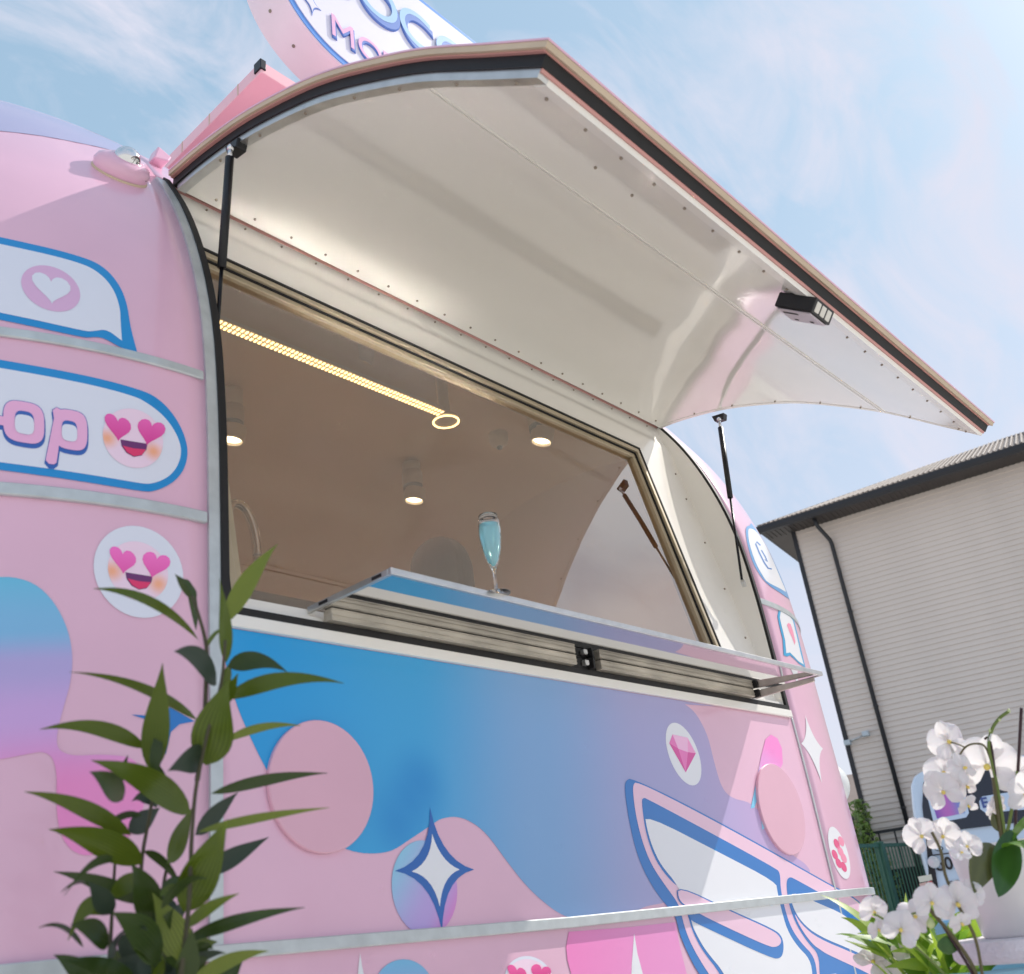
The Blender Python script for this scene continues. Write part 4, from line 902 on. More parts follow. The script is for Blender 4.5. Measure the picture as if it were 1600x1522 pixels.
# ------------------------------------------------------------------ building on the right
C0 = Vector((20.224, 8.659, 0)); E1 = Vector((0.1652, -0.9863, 0)); NN = Vector((-0.9863, -0.1652, 0)); UP = Vector((0, 0, 1))
def BP(s_, n_, z_): return V(*(C0 + E1 * s_ + NN * n_ + UP * z_))
def bbox(b, s0, s1, n0, n1, z0, z1): return b.hexa([BP(s0, n1, z0), BP(s1, n1, z0), BP(s1, n0, z0), BP(s0, n0, z0), BP(s0, n1, z1), BP(s1, n1, z1), BP(s1, n0, z1), BP(s0, n0, z1)])
bld = empty('sided_building', 'tall grey clapboard building with black gutter and dark corner trim behind the trailer', 'building', loc=(0, 0, 0))
side_m = mat('siding', rgb(222, 209, 197), 0.6, noise=0.06, nscale=1.2, bump=0.05, bscale=30)
dark_m = mat('dark_trim', rgb(44, 44, 47), 0.45, noise=0.1); soff_m = mat('soffit', rgb(66, 60, 57), 0.5)
roof_m = mat('roof_tile', rgb(150, 138, 130), 0.75, noise=0.25, nscale=5, bump=0.3, bscale=30)
ZW0, ZW1, SL = 0.56, 7.71, 15.0
bbox(B(), 0.0, SL, -9.0, -0.02, -0.87, ZW1).build('wall_core', side_m, bld)
bbox(B(), 0.01, SL, -0.02, 0.02, -0.87, ZW0 - 0.01).build('plinth', mat('plinth_dark', rgb(48, 44, 42), 0.8, noise=0.2), bld)
nb = 66; bh = (ZW1 - ZW0) / nb; bme = None
for k in range(nb):
    b = B(); b.v = [BP(0.06, 0.0, 0), BP(SL, 0.0, 0), BP(SL, 0.026, 0), BP(0.06, 0.026, 0), BP(0.06, 0.0, bh), BP(SL, 0.0, bh), BP(SL, 0.006, bh), BP(0.06, 0.006, bh)]
    if bme is None:
        b.f = [(0, 3, 2, 1), (4, 5, 6, 7), (3, 7, 6, 2), (0, 4, 7, 3), (1, 2, 6, 5)]
        o = b.build('siding_board', side_m, bld); bme = o.data; z0_ = o.location.z
    else: o = o.copy(); COL.objects.link(o)
    o.location.z = (ZW0 + k * bh) * U
bbox(B(), -0.03, 0.06, -0.03, 0.05, -0.87, ZW1).build('corner_trim', dark_m, bld)
# downpipe
pts = [BP(0.78, 0.10, -0.8), BP(0.78, 0.10, 7.15), BP(0.77, 0.13, 7.25), BP(0.64, 0.40, 7.55), BP(0.62, 0.44, 7.75)]
B().tube(pts, 0.036, 10).build('downpipe', dark_m, bld, True)
for z in (1.6, 3.6, 5.6): bbox(B(), 0.735, 0.825, 0.03, 0.142, z, z + 0.03).build('pipe_bracket', dark_m, bld)
OV = 0.52
bbox(B(), -OV, SL, -0.0, OV, ZW1 + 0.002, ZW1 + 0.02).build('soffit', soff_m, bld)
bbox(B(), -OV, -0.001, -9.0, -0.001, ZW1 + 0.002, ZW1 + 0.02).build('soffit', soff_m, bld)
b = B()
for k in range(150): s_ = -OV + 0.02 + k * 0.105; bbox(b, s_, s_ + 0.035, 0.01, OV - 0.01, ZW1 - 0.012, ZW1 + 0.001)
b.build('soffit_ribs', soff_m, bld, kind='stuff')
b = B(); ga = [(OV, ZW1 - 0.01), (OV + 0.10, ZW1 - 0.01), (OV + 0.13, ZW1 + 0.05), (OV + 0.13, ZW1 + 0.14), (OV + 0.11, ZW1 + 0.14), (OV + 0.11, ZW1 + 0.06), (OV + 0.02, ZW1 + 0.04), (OV, ZW1 + 0.15)]
vs = [BP(-OV - 0.1, n_, z_) for n_, z_ in ga] + [BP(SL, n_, z_) for n_, z_ in ga]; n = len(ga)
mesh('gutter', vs, [tuple(range(n))[::-1], tuple(range(n, 2 * n))] + [(i, (i + 1) % n, (i + 1) % n + n, i + n) for i in range(n)], dark_m, bld)
bbox(B(), -OV - 0.05, -OV, -9.0, OV, ZW1, ZW1 + 0.15).build('fascia', dark_m, bld)
# hip roof with rolled sheets
zr = ZW1 + 0.16; RU = 2.15; RI = 5.0
q = [BP(-OV - 0.06, OV + 0.06, zr), BP(SL, OV + 0.06, zr), BP(SL, OV - RI, zr + RU), BP(-OV + RI, OV - RI, zr + RU), BP(-OV - 0.06, OV - 2 * RI, zr), BP(SL, OV - 2 * RI, zr)]
mesh('roof', q, [(0, 1, 2, 3), (4, 0, 3), (5, 4, 3, 2)], roof_m, bld)
b = B()
for k in range(150):
    s_ = -OV + k * 0.105; up_ = min(1.0, max(0.02, (s_ + OV) / RI)); a_ = BP(s_, OV + 0.07, zr + 0.012); c_ = BP(s_, OV + 0.06 - RI * up_, zr + 0.012 + RU * up_)
    b.tube([a_, c_], 0.020, 6)
b.build('roof_rolls', roof_m, bld, kind='stuff')
B().tube([q[3], q[2]], 0.03, 6).build('ridge_cap', roof_m, bld); B().tube([q[0], q[3]], 0.03, 6).build('ridge_cap', roof_m, bld)
# twin wall lamp
wl_ = empty('wall_lamp', parent=bld)
B().tube([BP(0.05, 0.10, 3.02), BP(0.22, 0.13, 3.05), BP(0.42, 0.10, 3.10)], 0.016, 8).build('lamp_arm', alu, wl_, True)
for s_, z_ in ((0.05, 3.0), (0.45, 3.10)): bevel(bbox(B(), s_ - 0.06, s_ + 0.07, 0.06, 0.2, z_ - 0.04, z_ + 0.06).build('lamp_head', mat('lamp_pale', rgb(190, 200, 205), 0.4), wl_), 0.01, 2)
# distant house between trailer and building
hs_ = empty('brown_house', 'low house with grey brown roof half hidden between trailer end and clapboard building', 'house', loc=(0, 0, 0))
def PD(px, py, dist): r_ = ray(px, py); h_ = math.hypot(r_.x, r_.y); return r_ * (dist / h_)
ha, hb = PD(1240, 1300, 40), PD(1390, 1300, 40); hdv = (hb - ha); hdv.z = 0; hl_ = hdv.length; hdv.normalize(); hn = Vector((-hdv.y, hdv.x, 0)); hn = hn if hn.dot(ha) > 0 else -hn
def HB(s_, n_, z_): return V(*(Vector((ha.x, ha.y, 0)) + hdv * s_ + hn * n_ + UP * z_))
br = mat('house_wall', rgb(120, 96, 80), 0.8, noise=0.2); rf = mat('house_roof', rgb(146, 130, 122), 0.8, noise=0.1, nscale=2)
B().hexa([HB(0, 0, -0.87), HB(hl_, 0, -0.87), HB(hl_, 6, -0.87), HB(0, 6, -0.87), HB(0, 0, 2.9), HB(hl_, 0, 2.9), HB(hl_, 6, 2.9), HB(0, 6, 2.9)]).build('wall', br, hs_)
zz_ = (PD(1345, 1208, 43).z); B().hexa([HB(-1, -0.6, 2.9), HB(hl_ + 1, -0.6, 2.9), HB(hl_ + 1, 7, 2.9), HB(-1, 7, 2.9), HB(-0.5, 2.9, zz_), HB(hl_, 2.9, zz_), HB(hl_, 3.2, zz_), HB(-0.5, 3.2, zz_)]).build('roof', rf, hs_)
B().hexa([HB(-1, -0.66, 2.75), HB(hl_ + 1, -0.66, 2.75), HB(hl_ + 1, -0.6, 2.75), HB(-1, -0.6, 2.75), HB(-1, -0.66, 2.95), HB(hl_ + 1, -0.66, 2.95), HB(hl_ + 1, -0.6, 2.95), HB(-1, -0.6, 2.95)]).build('eave_board', dark_m, hs_)
# ------------------------------------------------------------------ fences
gr_m = mat('green_paint', rgb(66, 112, 90), 0.4, noise=0.15); bk_m = mat('dark_fence_paint', rgb(30, 36, 36), 0.45)
f1 = empty('green_fence', 'green painted steel bar fence with a thick post beside the trailer end', 'fence', loc=(0, 0, 0))
ptop = PD(1374, 1321, 19.0); FY = ptop.y; FZ = ptop.z
def fence(parent, pt, x0, x1, step, zt_, zb__, m, r_=0.011, railz=(0, -1.55), post=()):
    a_ = pt(x0, 0); L_ = x1 - x0; sh_ = None; n_ = int(L_ / step)
    for k in range(n_ + 1):
        x = x0 + k * step; p = pt(x, 0)
        if sh_ is None:
            sh_ = B().tube([Vector((0, 0, zb__ * U)), Vector((0, 0, zt_ * U))], r_, 6).build('fence_bar', m, parent); o_ = sh_
        else: o_ = sh_.copy(); COL.objects.link(o_)
        o_.location = V(p[0], p[1], 0)
    for rz_ in railz:
        p, q_ = pt(x0, 0), pt(x1, 0); zz = (zt_ + rz_)
        d_ = (Vector((q_[0], q_[1], 0)) - Vector((p[0], p[1], 0))).normalized(); w_ = Vector((-d_.y, d_.x, 0)) * 0.03
        A_ = Vector((p[0], p[1], 0)); Q_ = Vector((q_[0], q_[1], 0)); pts_ = []
        for zc__ in (zz - 0.028, zz + 0.028):
            for e_ in (A_ - w_, Q_ - w_, Q_ + w_, A_ + w_): pts_.append(V(e_.x, e_.y, zc__))
        B().hexa(pts_).build('fence_rail', m, parent)
    for x in post:
        p = pt(x, 0); c_ = V(p[0], p[1], 0); h_ = 0.05
        b_ = B(); b_.hexa([c_ + Vector(v) for v in [(-h_, -h_, zb__ * U), (h_, -h_, zb__ * U), (h_, h_, zb__ * U), (-h_, h_, zb__ * U), (-h_, -h_, (zt_ + .06) * U), (h_, -h_, (zt_ + .06) * U), (h_, h_, (zt_ + .06) * U), (-h_, h_, (zt_ + .06) * U)]]); bevel(b_.build('fence_post', m, parent), 0.006, 1)
fence(f1, lambda x, _: (x, FY), ptop.x - 4.0, ptop.x + 3.4, 0.14, FZ, -0.87, gr_m, 0.010, (0.0, -1.35), (ptop.x, ptop.x - 3.2, ptop.x + 3.2))
f2 = empty('dark_fence', 'dark steel fence with higher top rail running in front of the clapboard wall', 'fence', loc=(0, 0, 0))
def p2(s_, _): q_ = C0 + E1 * s_ + NN * 0.55; return (q_.x, q_.y)
fence(f2, p2, -3.0, 5.0, 0.30, 1.22, -0.87, bk_m, 0.014, (0.0, -1.9), ())
# ------------------------------------------------------------------ foliage helpers
def leaf_material(name, c1, c2, rough=0.38, vein=0.25, trans=0.28, vs_=9.0):
    m = bpy.data.materials.new(name); m.use_nodes = True; t = m.node_tree; b_ = t.nodes['Principled BSDF']; o_ = t.nodes['Material Output']
    uv = t.nodes.new('ShaderNodeUVMap'); sx_ = t.nodes.new('ShaderNodeSeparateXYZ'); t.links.new(uv.outputs[0], sx_.inputs[0])
    ml = t.nodes.new('ShaderNodeMath'); ml.operation = 'MULTIPLY'; ml.inputs[1].default_value = vs_ * 6.283; t.links.new(sx_.outputs['X'], ml.inputs[0])
    co = t.nodes.new('ShaderNodeMath'); co.operation = 'COSINE'; t.links.new(ml.outputs[0], co.inputs[0])
    r_ = t.nodes.new('ShaderNodeMapRange'); r_.inputs[1].default_value = -1; r_.inputs[2].default_value = 1; r_.inputs[3].default_value = 1 - vein; r_.inputs[4].default_value = 1 + vein * 0.6; t.links.new(co.outputs[0], r_.inputs[0])
    tc_ = t.nodes.new('ShaderNodeTexCoord'); nz_ = t.nodes.new('ShaderNodeTexNoise'); nz_.inputs['Scale'].default_value = 12; nz_.inputs['Detail'].default_value = 4; t.links.new(tc_.outputs['Object'], nz_.inputs['Vector'])
    x_ = t.nodes.new('ShaderNodeMix'); x_.data_type = 'RGBA'; x_.inputs[6].default_value = c1; x_.inputs[7].default_value = c2; t.links.new(nz_.outputs['Fac'], x_.inputs[0])
    s_ = t.nodes.new('ShaderNodeVectorMath'); s_.operation = 'SCALE'; t.links.new(x_.outputs[2], s_.inputs[0]); t.links.new(r_.outputs[0], s_.inputs['Scale'])
    t.links.new(s_.outputs[0], b_.inputs['Base Color']); b_.inputs['Roughness'].default_value = rough
    tr = t.nodes.new('ShaderNodeBsdfTranslucent'); t.links.new(s_.outputs[0], tr.inputs[0]); mxs = t.nodes.new('ShaderNodeMixShader'); mxs.inputs[0].default_value = trans
    t.links.new(b_.outputs[0], mxs.inputs[1]); t.links.new(tr.outputs[0], mxs.inputs[2]); t.links.new(mxs.outputs[0], o_.inputs[0]); return m
def leaf(name, base, tip, width, arch, m, parent, facing=None, fold=0.25, nseg=12, twist=0.0, belly=0.38):
    """one leaf blade: metre points; arch is metres of rise at the middle; facing = direction its face turns to"""
    base = Vector(base); tip = Vector(tip); ax = tip - base; L_ = ax.length; up = Vector((0, 0, 1))
    fc_ = Vector(facing) if facing is not None else Vector((0, -1, 0.3)); vs = []; fs = []; uvs = []
    ctrl = (base + tip) / 2 + up * arch * 2; na = 6
    for i in range(nseg + 1):
        t_ = i / nseg; p = base * (1 - t_) ** 2 + ctrl * 2 * t_ * (1 - t_) + tip * t_ * t_
        tg = ((ctrl - base) * (1 - t_) + (tip - ctrl) * t_).normalized()
        f_ = (fc_ - tg * fc_.dot(tg)).normalized(); f_ = (Matrix.Rotation(twist * (t_ - 0.5), 3, tg) @ f_); w_ = tg.cross(f_).normalized()
        wd = width * (math.sin(math.pi * t_ ** (0.36 + belly * 0.75)) ** (1.15 if belly < 0.5 else 0.8)) * 0.53 + 0.0003
        for j in range(na + 1):
            u_ = j / na * 2 - 1; vs.append(p + w_ * wd * u_ + f_ * (-abs(u_) * wd * fold * -1 + wd * 0.10 * math.cos(u_ * 3.1))); uvs.append((u_ * 0.5, t_))
    for i in range(nseg):
        for j in range(na): fs.append((i * (na + 1) + j, i * (na + 1) + j + 1, (i + 1) * (na + 1) + j + 1, (i + 1) * (na + 1) + j))
    o_ = mesh(name, vs, fs, m, parent, True); ul = o_.data.uv_layers.new(name='UVMap')
    for lp_ in o_.data.loops: ul.data[lp_.index].uv = uvs[lp_.vertex_index]
    return o_
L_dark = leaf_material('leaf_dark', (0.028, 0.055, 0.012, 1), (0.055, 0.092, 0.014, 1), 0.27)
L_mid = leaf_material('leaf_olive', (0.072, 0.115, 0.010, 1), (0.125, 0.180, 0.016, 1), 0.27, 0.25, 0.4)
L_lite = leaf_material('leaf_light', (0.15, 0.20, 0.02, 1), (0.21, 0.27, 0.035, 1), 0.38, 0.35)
L_blue = leaf_material('leaf_muted_green', (0.03, 0.05, 0.03, 1), (0.04, 0.065, 0.04, 1), 0.4)  # muted dark green leaf variant
stem_m = mat('stem_brown', rgb(70, 66, 44), 0.5, noise=0.3, nscale=30); stem_g = mat('stem_green', rgb(110, 128, 60), 0.5, noise=0.2, nscale=30)
# ------------------------------------------------------------------ plant in the left foreground
pl = empty('leafy_plant', 'tall dark green leafy plant with long pointed leaves in front of the pink side', 'plant', loc=V(*PD(290, 1522, 1.5)) * Vector((1, 1, 0)) if False else Vector((V(*PD(290, 1522, 1.5)).x, V(*PD(290, 1522, 1.5)).y, 0)))
pinv = pl.location.copy()
def PP(px, py, dep): return V(*(ray(px, py) * dep)) - pinv
rs = random.Random(3)
DP = 1.72
stems = [[(268, 1700), (278, 1560), (288, 1480), (296, 1400), (300, 1300), (308, 1220), (326, 1140), (346, 1065), (352, 1000)],
         [(308, 1220), (318, 1150), (322, 1060), (322, 1008), (310, 960), (300, 930)], [(322, 1008), (336, 990), (346, 984)],
         [(205, 1700), (214, 1560), (216, 1480), (218, 1420), (222, 1340), (236, 1260), (242, 1190), (238, 1150)],
         [(160, 1720), (168, 1560), (172, 1480), (176, 1410), (180, 1340)], [(240, 1700), (246, 1560), (250, 1440), (262, 1350), (292, 1275)]]
for i, st in enumerate(stems):
    dd = DP + (i - 2) * 0.03; P_ = catmull([PP(a[0], a[1], dd) for a in st], 4)
    B().tube(P_, [0.0034 - 0.0016 * k / (len(P_) - 1) for k in range(len(P_))], 8).build('stem', stem_m if i != 2 else stem_g, pl, True)
st_ = PP(268, 1700, DP); B().tube([Vector((st_.x, st_.y, -0.0)) + Vector((0, 0, 0.42)), st_ + Vector((0, 0, 0.004))], 0.0036, 8).build('stem', stem_m, pl, True)
for sx_ in (205, 160, 240):
    q_ = PP(sx_, 1705, DP); B().tube([Vector((st_.x, st_.y, 0.42)), q_ + Vector((0, 0, 0.004))], 0.0032, 8).build('stem', stem_m, pl, True)
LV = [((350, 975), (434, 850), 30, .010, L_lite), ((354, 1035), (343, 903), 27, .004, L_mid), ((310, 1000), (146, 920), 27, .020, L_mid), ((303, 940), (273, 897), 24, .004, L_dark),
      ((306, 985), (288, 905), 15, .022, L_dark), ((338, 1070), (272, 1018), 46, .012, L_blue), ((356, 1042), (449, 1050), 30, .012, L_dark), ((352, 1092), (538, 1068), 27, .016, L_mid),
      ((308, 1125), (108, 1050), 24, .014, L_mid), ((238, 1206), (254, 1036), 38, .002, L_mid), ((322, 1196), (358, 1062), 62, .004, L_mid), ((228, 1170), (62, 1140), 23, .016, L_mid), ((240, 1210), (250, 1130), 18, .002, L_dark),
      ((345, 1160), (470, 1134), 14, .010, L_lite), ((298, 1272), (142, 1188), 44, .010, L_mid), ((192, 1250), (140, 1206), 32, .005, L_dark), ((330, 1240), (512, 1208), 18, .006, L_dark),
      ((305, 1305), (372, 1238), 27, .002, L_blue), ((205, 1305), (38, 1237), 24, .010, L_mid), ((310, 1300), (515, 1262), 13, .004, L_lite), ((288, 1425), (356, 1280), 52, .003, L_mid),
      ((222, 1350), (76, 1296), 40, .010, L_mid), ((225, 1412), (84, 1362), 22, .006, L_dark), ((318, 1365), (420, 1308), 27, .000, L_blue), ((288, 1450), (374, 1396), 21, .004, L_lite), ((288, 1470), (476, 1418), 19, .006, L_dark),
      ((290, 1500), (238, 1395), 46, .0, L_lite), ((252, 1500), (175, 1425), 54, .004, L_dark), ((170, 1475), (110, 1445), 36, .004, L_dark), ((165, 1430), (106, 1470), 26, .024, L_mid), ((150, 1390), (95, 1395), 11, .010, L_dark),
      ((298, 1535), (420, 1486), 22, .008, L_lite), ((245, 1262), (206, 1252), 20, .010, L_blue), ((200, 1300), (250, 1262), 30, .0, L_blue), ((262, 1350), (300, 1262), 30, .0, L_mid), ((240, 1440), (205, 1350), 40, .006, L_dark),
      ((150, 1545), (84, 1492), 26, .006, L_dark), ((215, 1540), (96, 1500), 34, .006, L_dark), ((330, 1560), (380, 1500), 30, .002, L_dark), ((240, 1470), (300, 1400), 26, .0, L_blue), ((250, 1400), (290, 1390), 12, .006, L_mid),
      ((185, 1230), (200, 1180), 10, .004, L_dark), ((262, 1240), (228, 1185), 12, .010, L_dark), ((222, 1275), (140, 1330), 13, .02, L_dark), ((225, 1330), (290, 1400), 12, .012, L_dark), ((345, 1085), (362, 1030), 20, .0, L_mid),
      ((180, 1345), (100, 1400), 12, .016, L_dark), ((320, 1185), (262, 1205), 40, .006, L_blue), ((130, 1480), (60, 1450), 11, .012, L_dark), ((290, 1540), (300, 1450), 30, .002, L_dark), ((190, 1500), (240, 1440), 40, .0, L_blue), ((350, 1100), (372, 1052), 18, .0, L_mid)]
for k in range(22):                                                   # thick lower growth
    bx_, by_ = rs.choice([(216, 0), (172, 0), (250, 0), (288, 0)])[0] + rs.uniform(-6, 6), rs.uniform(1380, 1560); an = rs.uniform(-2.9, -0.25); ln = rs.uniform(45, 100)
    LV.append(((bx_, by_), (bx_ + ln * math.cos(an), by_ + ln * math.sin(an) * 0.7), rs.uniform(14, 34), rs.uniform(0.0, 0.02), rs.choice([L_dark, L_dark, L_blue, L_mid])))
for i, (a_, b_, w_, ar_, m_) in enumerate(LV):
    d1 = DP + rs.uniform(-0.04, 0.04); d2 = d1 + rs.uniform(-0.12, 0.10); sc = d1 * U / F
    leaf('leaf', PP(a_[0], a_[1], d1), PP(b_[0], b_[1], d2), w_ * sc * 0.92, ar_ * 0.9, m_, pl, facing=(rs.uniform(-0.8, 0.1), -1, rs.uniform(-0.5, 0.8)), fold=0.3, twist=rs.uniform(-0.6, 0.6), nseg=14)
# ------------------------------------------------------------------ table, pot and orchids on the right
TB = 2.65
tc0 = ray(1688, 1450) * TB; tz = tc0.z
tb = empty('side_table', 'round white rough topped side table at the right edge under the orchid pot', 'table', loc=V(tc0.x, tc0.y, 0) * Vector((1, 1, 0)))
tz_m = V(0, 0, tz).z
foam = mat('white_foam', rgb(232, 226, 232), 0.85, noise=0.08, nscale=60, bump=0.5, bscale=160)
rt = 0.215
autosmooth(B().lathe((0, 0, tz_m), (0, 0, 1), [(0.001, -0.034), (rt * 0.97, -0.034), (rt, -0.027), (rt, -0.010), (rt * 0.985, 0.0), (0.001, 0.0)], 64).build('table_top', foam, tb), 60)
B().lathe((0, 0, 0), (0, 0, 1), [(0.14, 0.0), (0.14, 0.015), (0.03, 0.03), (0.025, tz_m - 0.035)], 32).build('pedestal', mat('white_metal', rgb(220, 220, 222), 0.4), tb, True)
pc_ = ray(1618, 1440) * TB; pot = empty('flower_pot', 'white tapered orchid pot standing on the round white table', 'pot', loc=V(pc_.x, pc_.y, tz) + Vector((0, 0, 0.0005)))
hp_ = 0.150
autosmooth(B().lathe((0, 0, 0), (0, 0, 1), [(0.001, 0), (0.088, 0), (0.092, 0.006), (0.108, hp_ - 0.004), (0.107, hp_), (0.101, hp_), (0.098, hp_ - 0.02), (0.001, hp_ - 0.02)], 56, (False, False)).build('pot_body', mat('glazed_white', rgb(240, 236, 232), 0.3, coat=0.3, noise=0.05, nscale=8), pot), 50)
B().lathe((0, 0, hp_ - 0.019), (0, 0, 1), [(0.098, 0), (0.07, 0.006), (0.001, 0.010)], 30, (False, False)).build('bark', mat('bark_mix', rgb(80, 56, 40), 0.9, noise=0.5, nscale=60, bump=0.8, bscale=80), pot, True)
# orchid flower parts, shared meshes
pet_m = mat('petal_white', rgb(244, 238, 240), 0.5, sub=0.15, noise=0.04, nscale=30, bump=0.08, bscale=50)
def glow(m, col, f=0.45):
    t = m.node_tree; b_ = t.nodes['Principled BSDF']; o_ = [n for n in t.nodes if n.type == 'OUTPUT_MATERIAL'][0]
    tr = t.nodes.new('ShaderNodeBsdfTranslucent'); tr.inputs[0].default_value = col; mx_ = t.nodes.new('ShaderNodeMixShader'); mx_.inputs[0].default_value = f
    t.links.new(b_.outputs[0], mx_.inputs[1]); t.links.new(tr.outputs[0], mx_.inputs[2]); t.links.new(mx_.outputs[0], o_.inputs[0])
glow(pet_m, (0.92, 0.90, 0.88, 1)); lip_m = mat('petal_yellow', rgb(240, 212, 110), 0.6); bud_m = mat('bud_green', rgb(196, 206, 150), 0.5)
def petal_mesh(name, L_, W_, cup, m):
    vs = []; fs = []; n_ = 8; k_ = 6
    for i in range(n_ + 1):
        t_ = i / n_; wd = W_ * (math.sin(math.pi * min(1, t_ * 0.93 + 0.05)) ** 0.55) * (0.35 + 0.65 * min(1, t_ * 2.2))
        for j in range(k_ + 1):
            u_ = j / k_ * 2 - 1; vs.append(Vector((u_ * wd, t_ * L_, -cup * (u_ * u_ * wd * 2.2) - cup * L_ * t_ * t_ * 0.8 + 0.0015 * math.sin(u_ * 7 + t_ * 5))))
    for i in range(n_):
        for j in range(k_): fs.append((i * (k_ + 1) + j, i * (k_ + 1) + j + 1, (i + 1) * (k_ + 1) + j + 1, (i + 1) * (k_ + 1) + j))
    me = bpy.data.meshes.new(name); me.from_pydata([tuple(v) for v in vs], [], fs); me.materials.append(m); me.polygons.foreach_set('use_smooth', [True] * len(fs)); return me
me_wide = petal_mesh('wide_petal', 0.041, 0.029, 0.12, pet_m); me_nar = petal_mesh('sepal', 0.043, 0.017, 0.12, pet_m)
lb = B().lathe((0, 0, 0), (0, -0.3, 1), [(0.002, 0), (0.004, 0.003), (0.0048, 0.007), (0.0035, 0.011), (0.001, 0.013)], 12); lip_o = lb.build('lip', lip_m); me_lip = lip_o.data; me_lip.polygons.foreach_set('use_smooth', [True] * len(me_lip.polygons)); bpy.data.objects.remove(lip_o)
def flower(parent, pos, r_, nrm, roll, rsd):
    s_ = r_ / 0.042; e_ = empty('flower', parent=parent); nrm = Vector(nrm).normalized()
    e_.matrix_local = Matrix.Translation(pos) @ nrm.to_track_quat('Z', 'Y').to_matrix().to_4x4() @ Matrix.Rotation(roll, 4, 'Z') @ Matrix.Scale(s_, 4)
    for ang, me, tl in ((0, me_nar, 0.1), (128, me_nar, 0.2), (232, me_nar, 0.2), (68, me_wide, -0.05), (292, me_wide, -0.05)):
        o_ = bpy.data.objects.new('petal', me); COL.objects.link(o_); o_.parent = e_
        o_.matrix_local = Matrix.Rotation(math.radians(ang + rsd.uniform(-7, 7)), 4, 'Z') @ Matrix.Rotation(tl + rsd.uniform(-0.2, 0.25), 4, 'X') @ Matrix.Translation((0, 0.003, 0.001 if me is me_wide else -0.001))
    o_ = bpy.data.objects.new('lip', me_lip); COL.objects.link(o_); o_.parent = e_; return e_
def orchid(name, label, root_px, dep, root_pos, flowers, sprays, seed, leaves=(), buds=(), extra=()):
    e_ = empty(name, label, 'orchid', 'orchids by the round table', loc=root_pos); rsd = random.Random(seed); o0 = Vector(root_pos)
    def Q(px, py, d_=dep): return V(*(ray(px, py) * d_)) - o0
    for pts_, r_, m_ in sprays:
        P_ = catmull([Q(*a) if len(a) > 2 else Q(a[0], a[1]) for a in pts_], 5); B().tube(P_, r_, 7).build('stem', m_, e_, True)
    for px, py, r_, yaw, pit in flowers:
        d_ = dep + rsd.uniform(-0.05, 0.05); f_ = Vector((math.sin(yaw) - 0.5 * math.cos(yaw) * 1.3, -math.cos(yaw), pit)); v_ = -ray(px, py); f_ = (v_ + Vector((yaw * 0.75, -yaw * 0.3, pit))).normalized()
        flower(e_, Q(px, py, d_), r_ * d_ * U / F * 1.0, f_, rsd.uniform(-0.5, 0.5), rsd)
    for px, py, r_ in buds: B().lathe(Q(px, py), (0.2, -0.2, 1), [(0.0005, -r_), (r_ * 0.7, -r_ * 0.5), (r_ * 0.8, 0), (r_ * 0.5, r_ * 0.7), (0.0005, r_ * 1.1)], 10).build('bud', bud_m, e_, True)
    for a_, b_, w_, ar_, m_, f_ in leaves: leaf('leaf', Q(*a_), Q(*b_), w_ * dep * U / F * 1.1, ar_, m_, e_, facing=f_, fold=0.22, belly=0.7, nseg=14)
    return e_
stake = mat('stake_dark', rgb(58, 34, 38), 0.5); st_d = mat('orchid_stem', rgb(96, 88, 56), 0.5)
rootp = V(pc_.x, pc_.y, tz) + Vector((0, 0, hp_ - 0.005))
Lor = leaf_material('orchid_leaf', (0.03, 0.09, 0.015, 1), (0.045, 0.12, 0.02, 1), 0.2, 0.1, 0.12, 2.0); Lor2 = leaf_material('orchid_leaf_olive', (0.09, 0.10, 0.03, 1), (0.12, 0.13, 0.045, 1), 0.22, 0.12, 0.12, 2.0); Lor3 = leaf_material('orchid_leaf_bright', (0.09, 0.22, 0.02, 1), (0.14, 0.30, 0.03, 1), 0.25, 0.1, 0.3, 2.0)
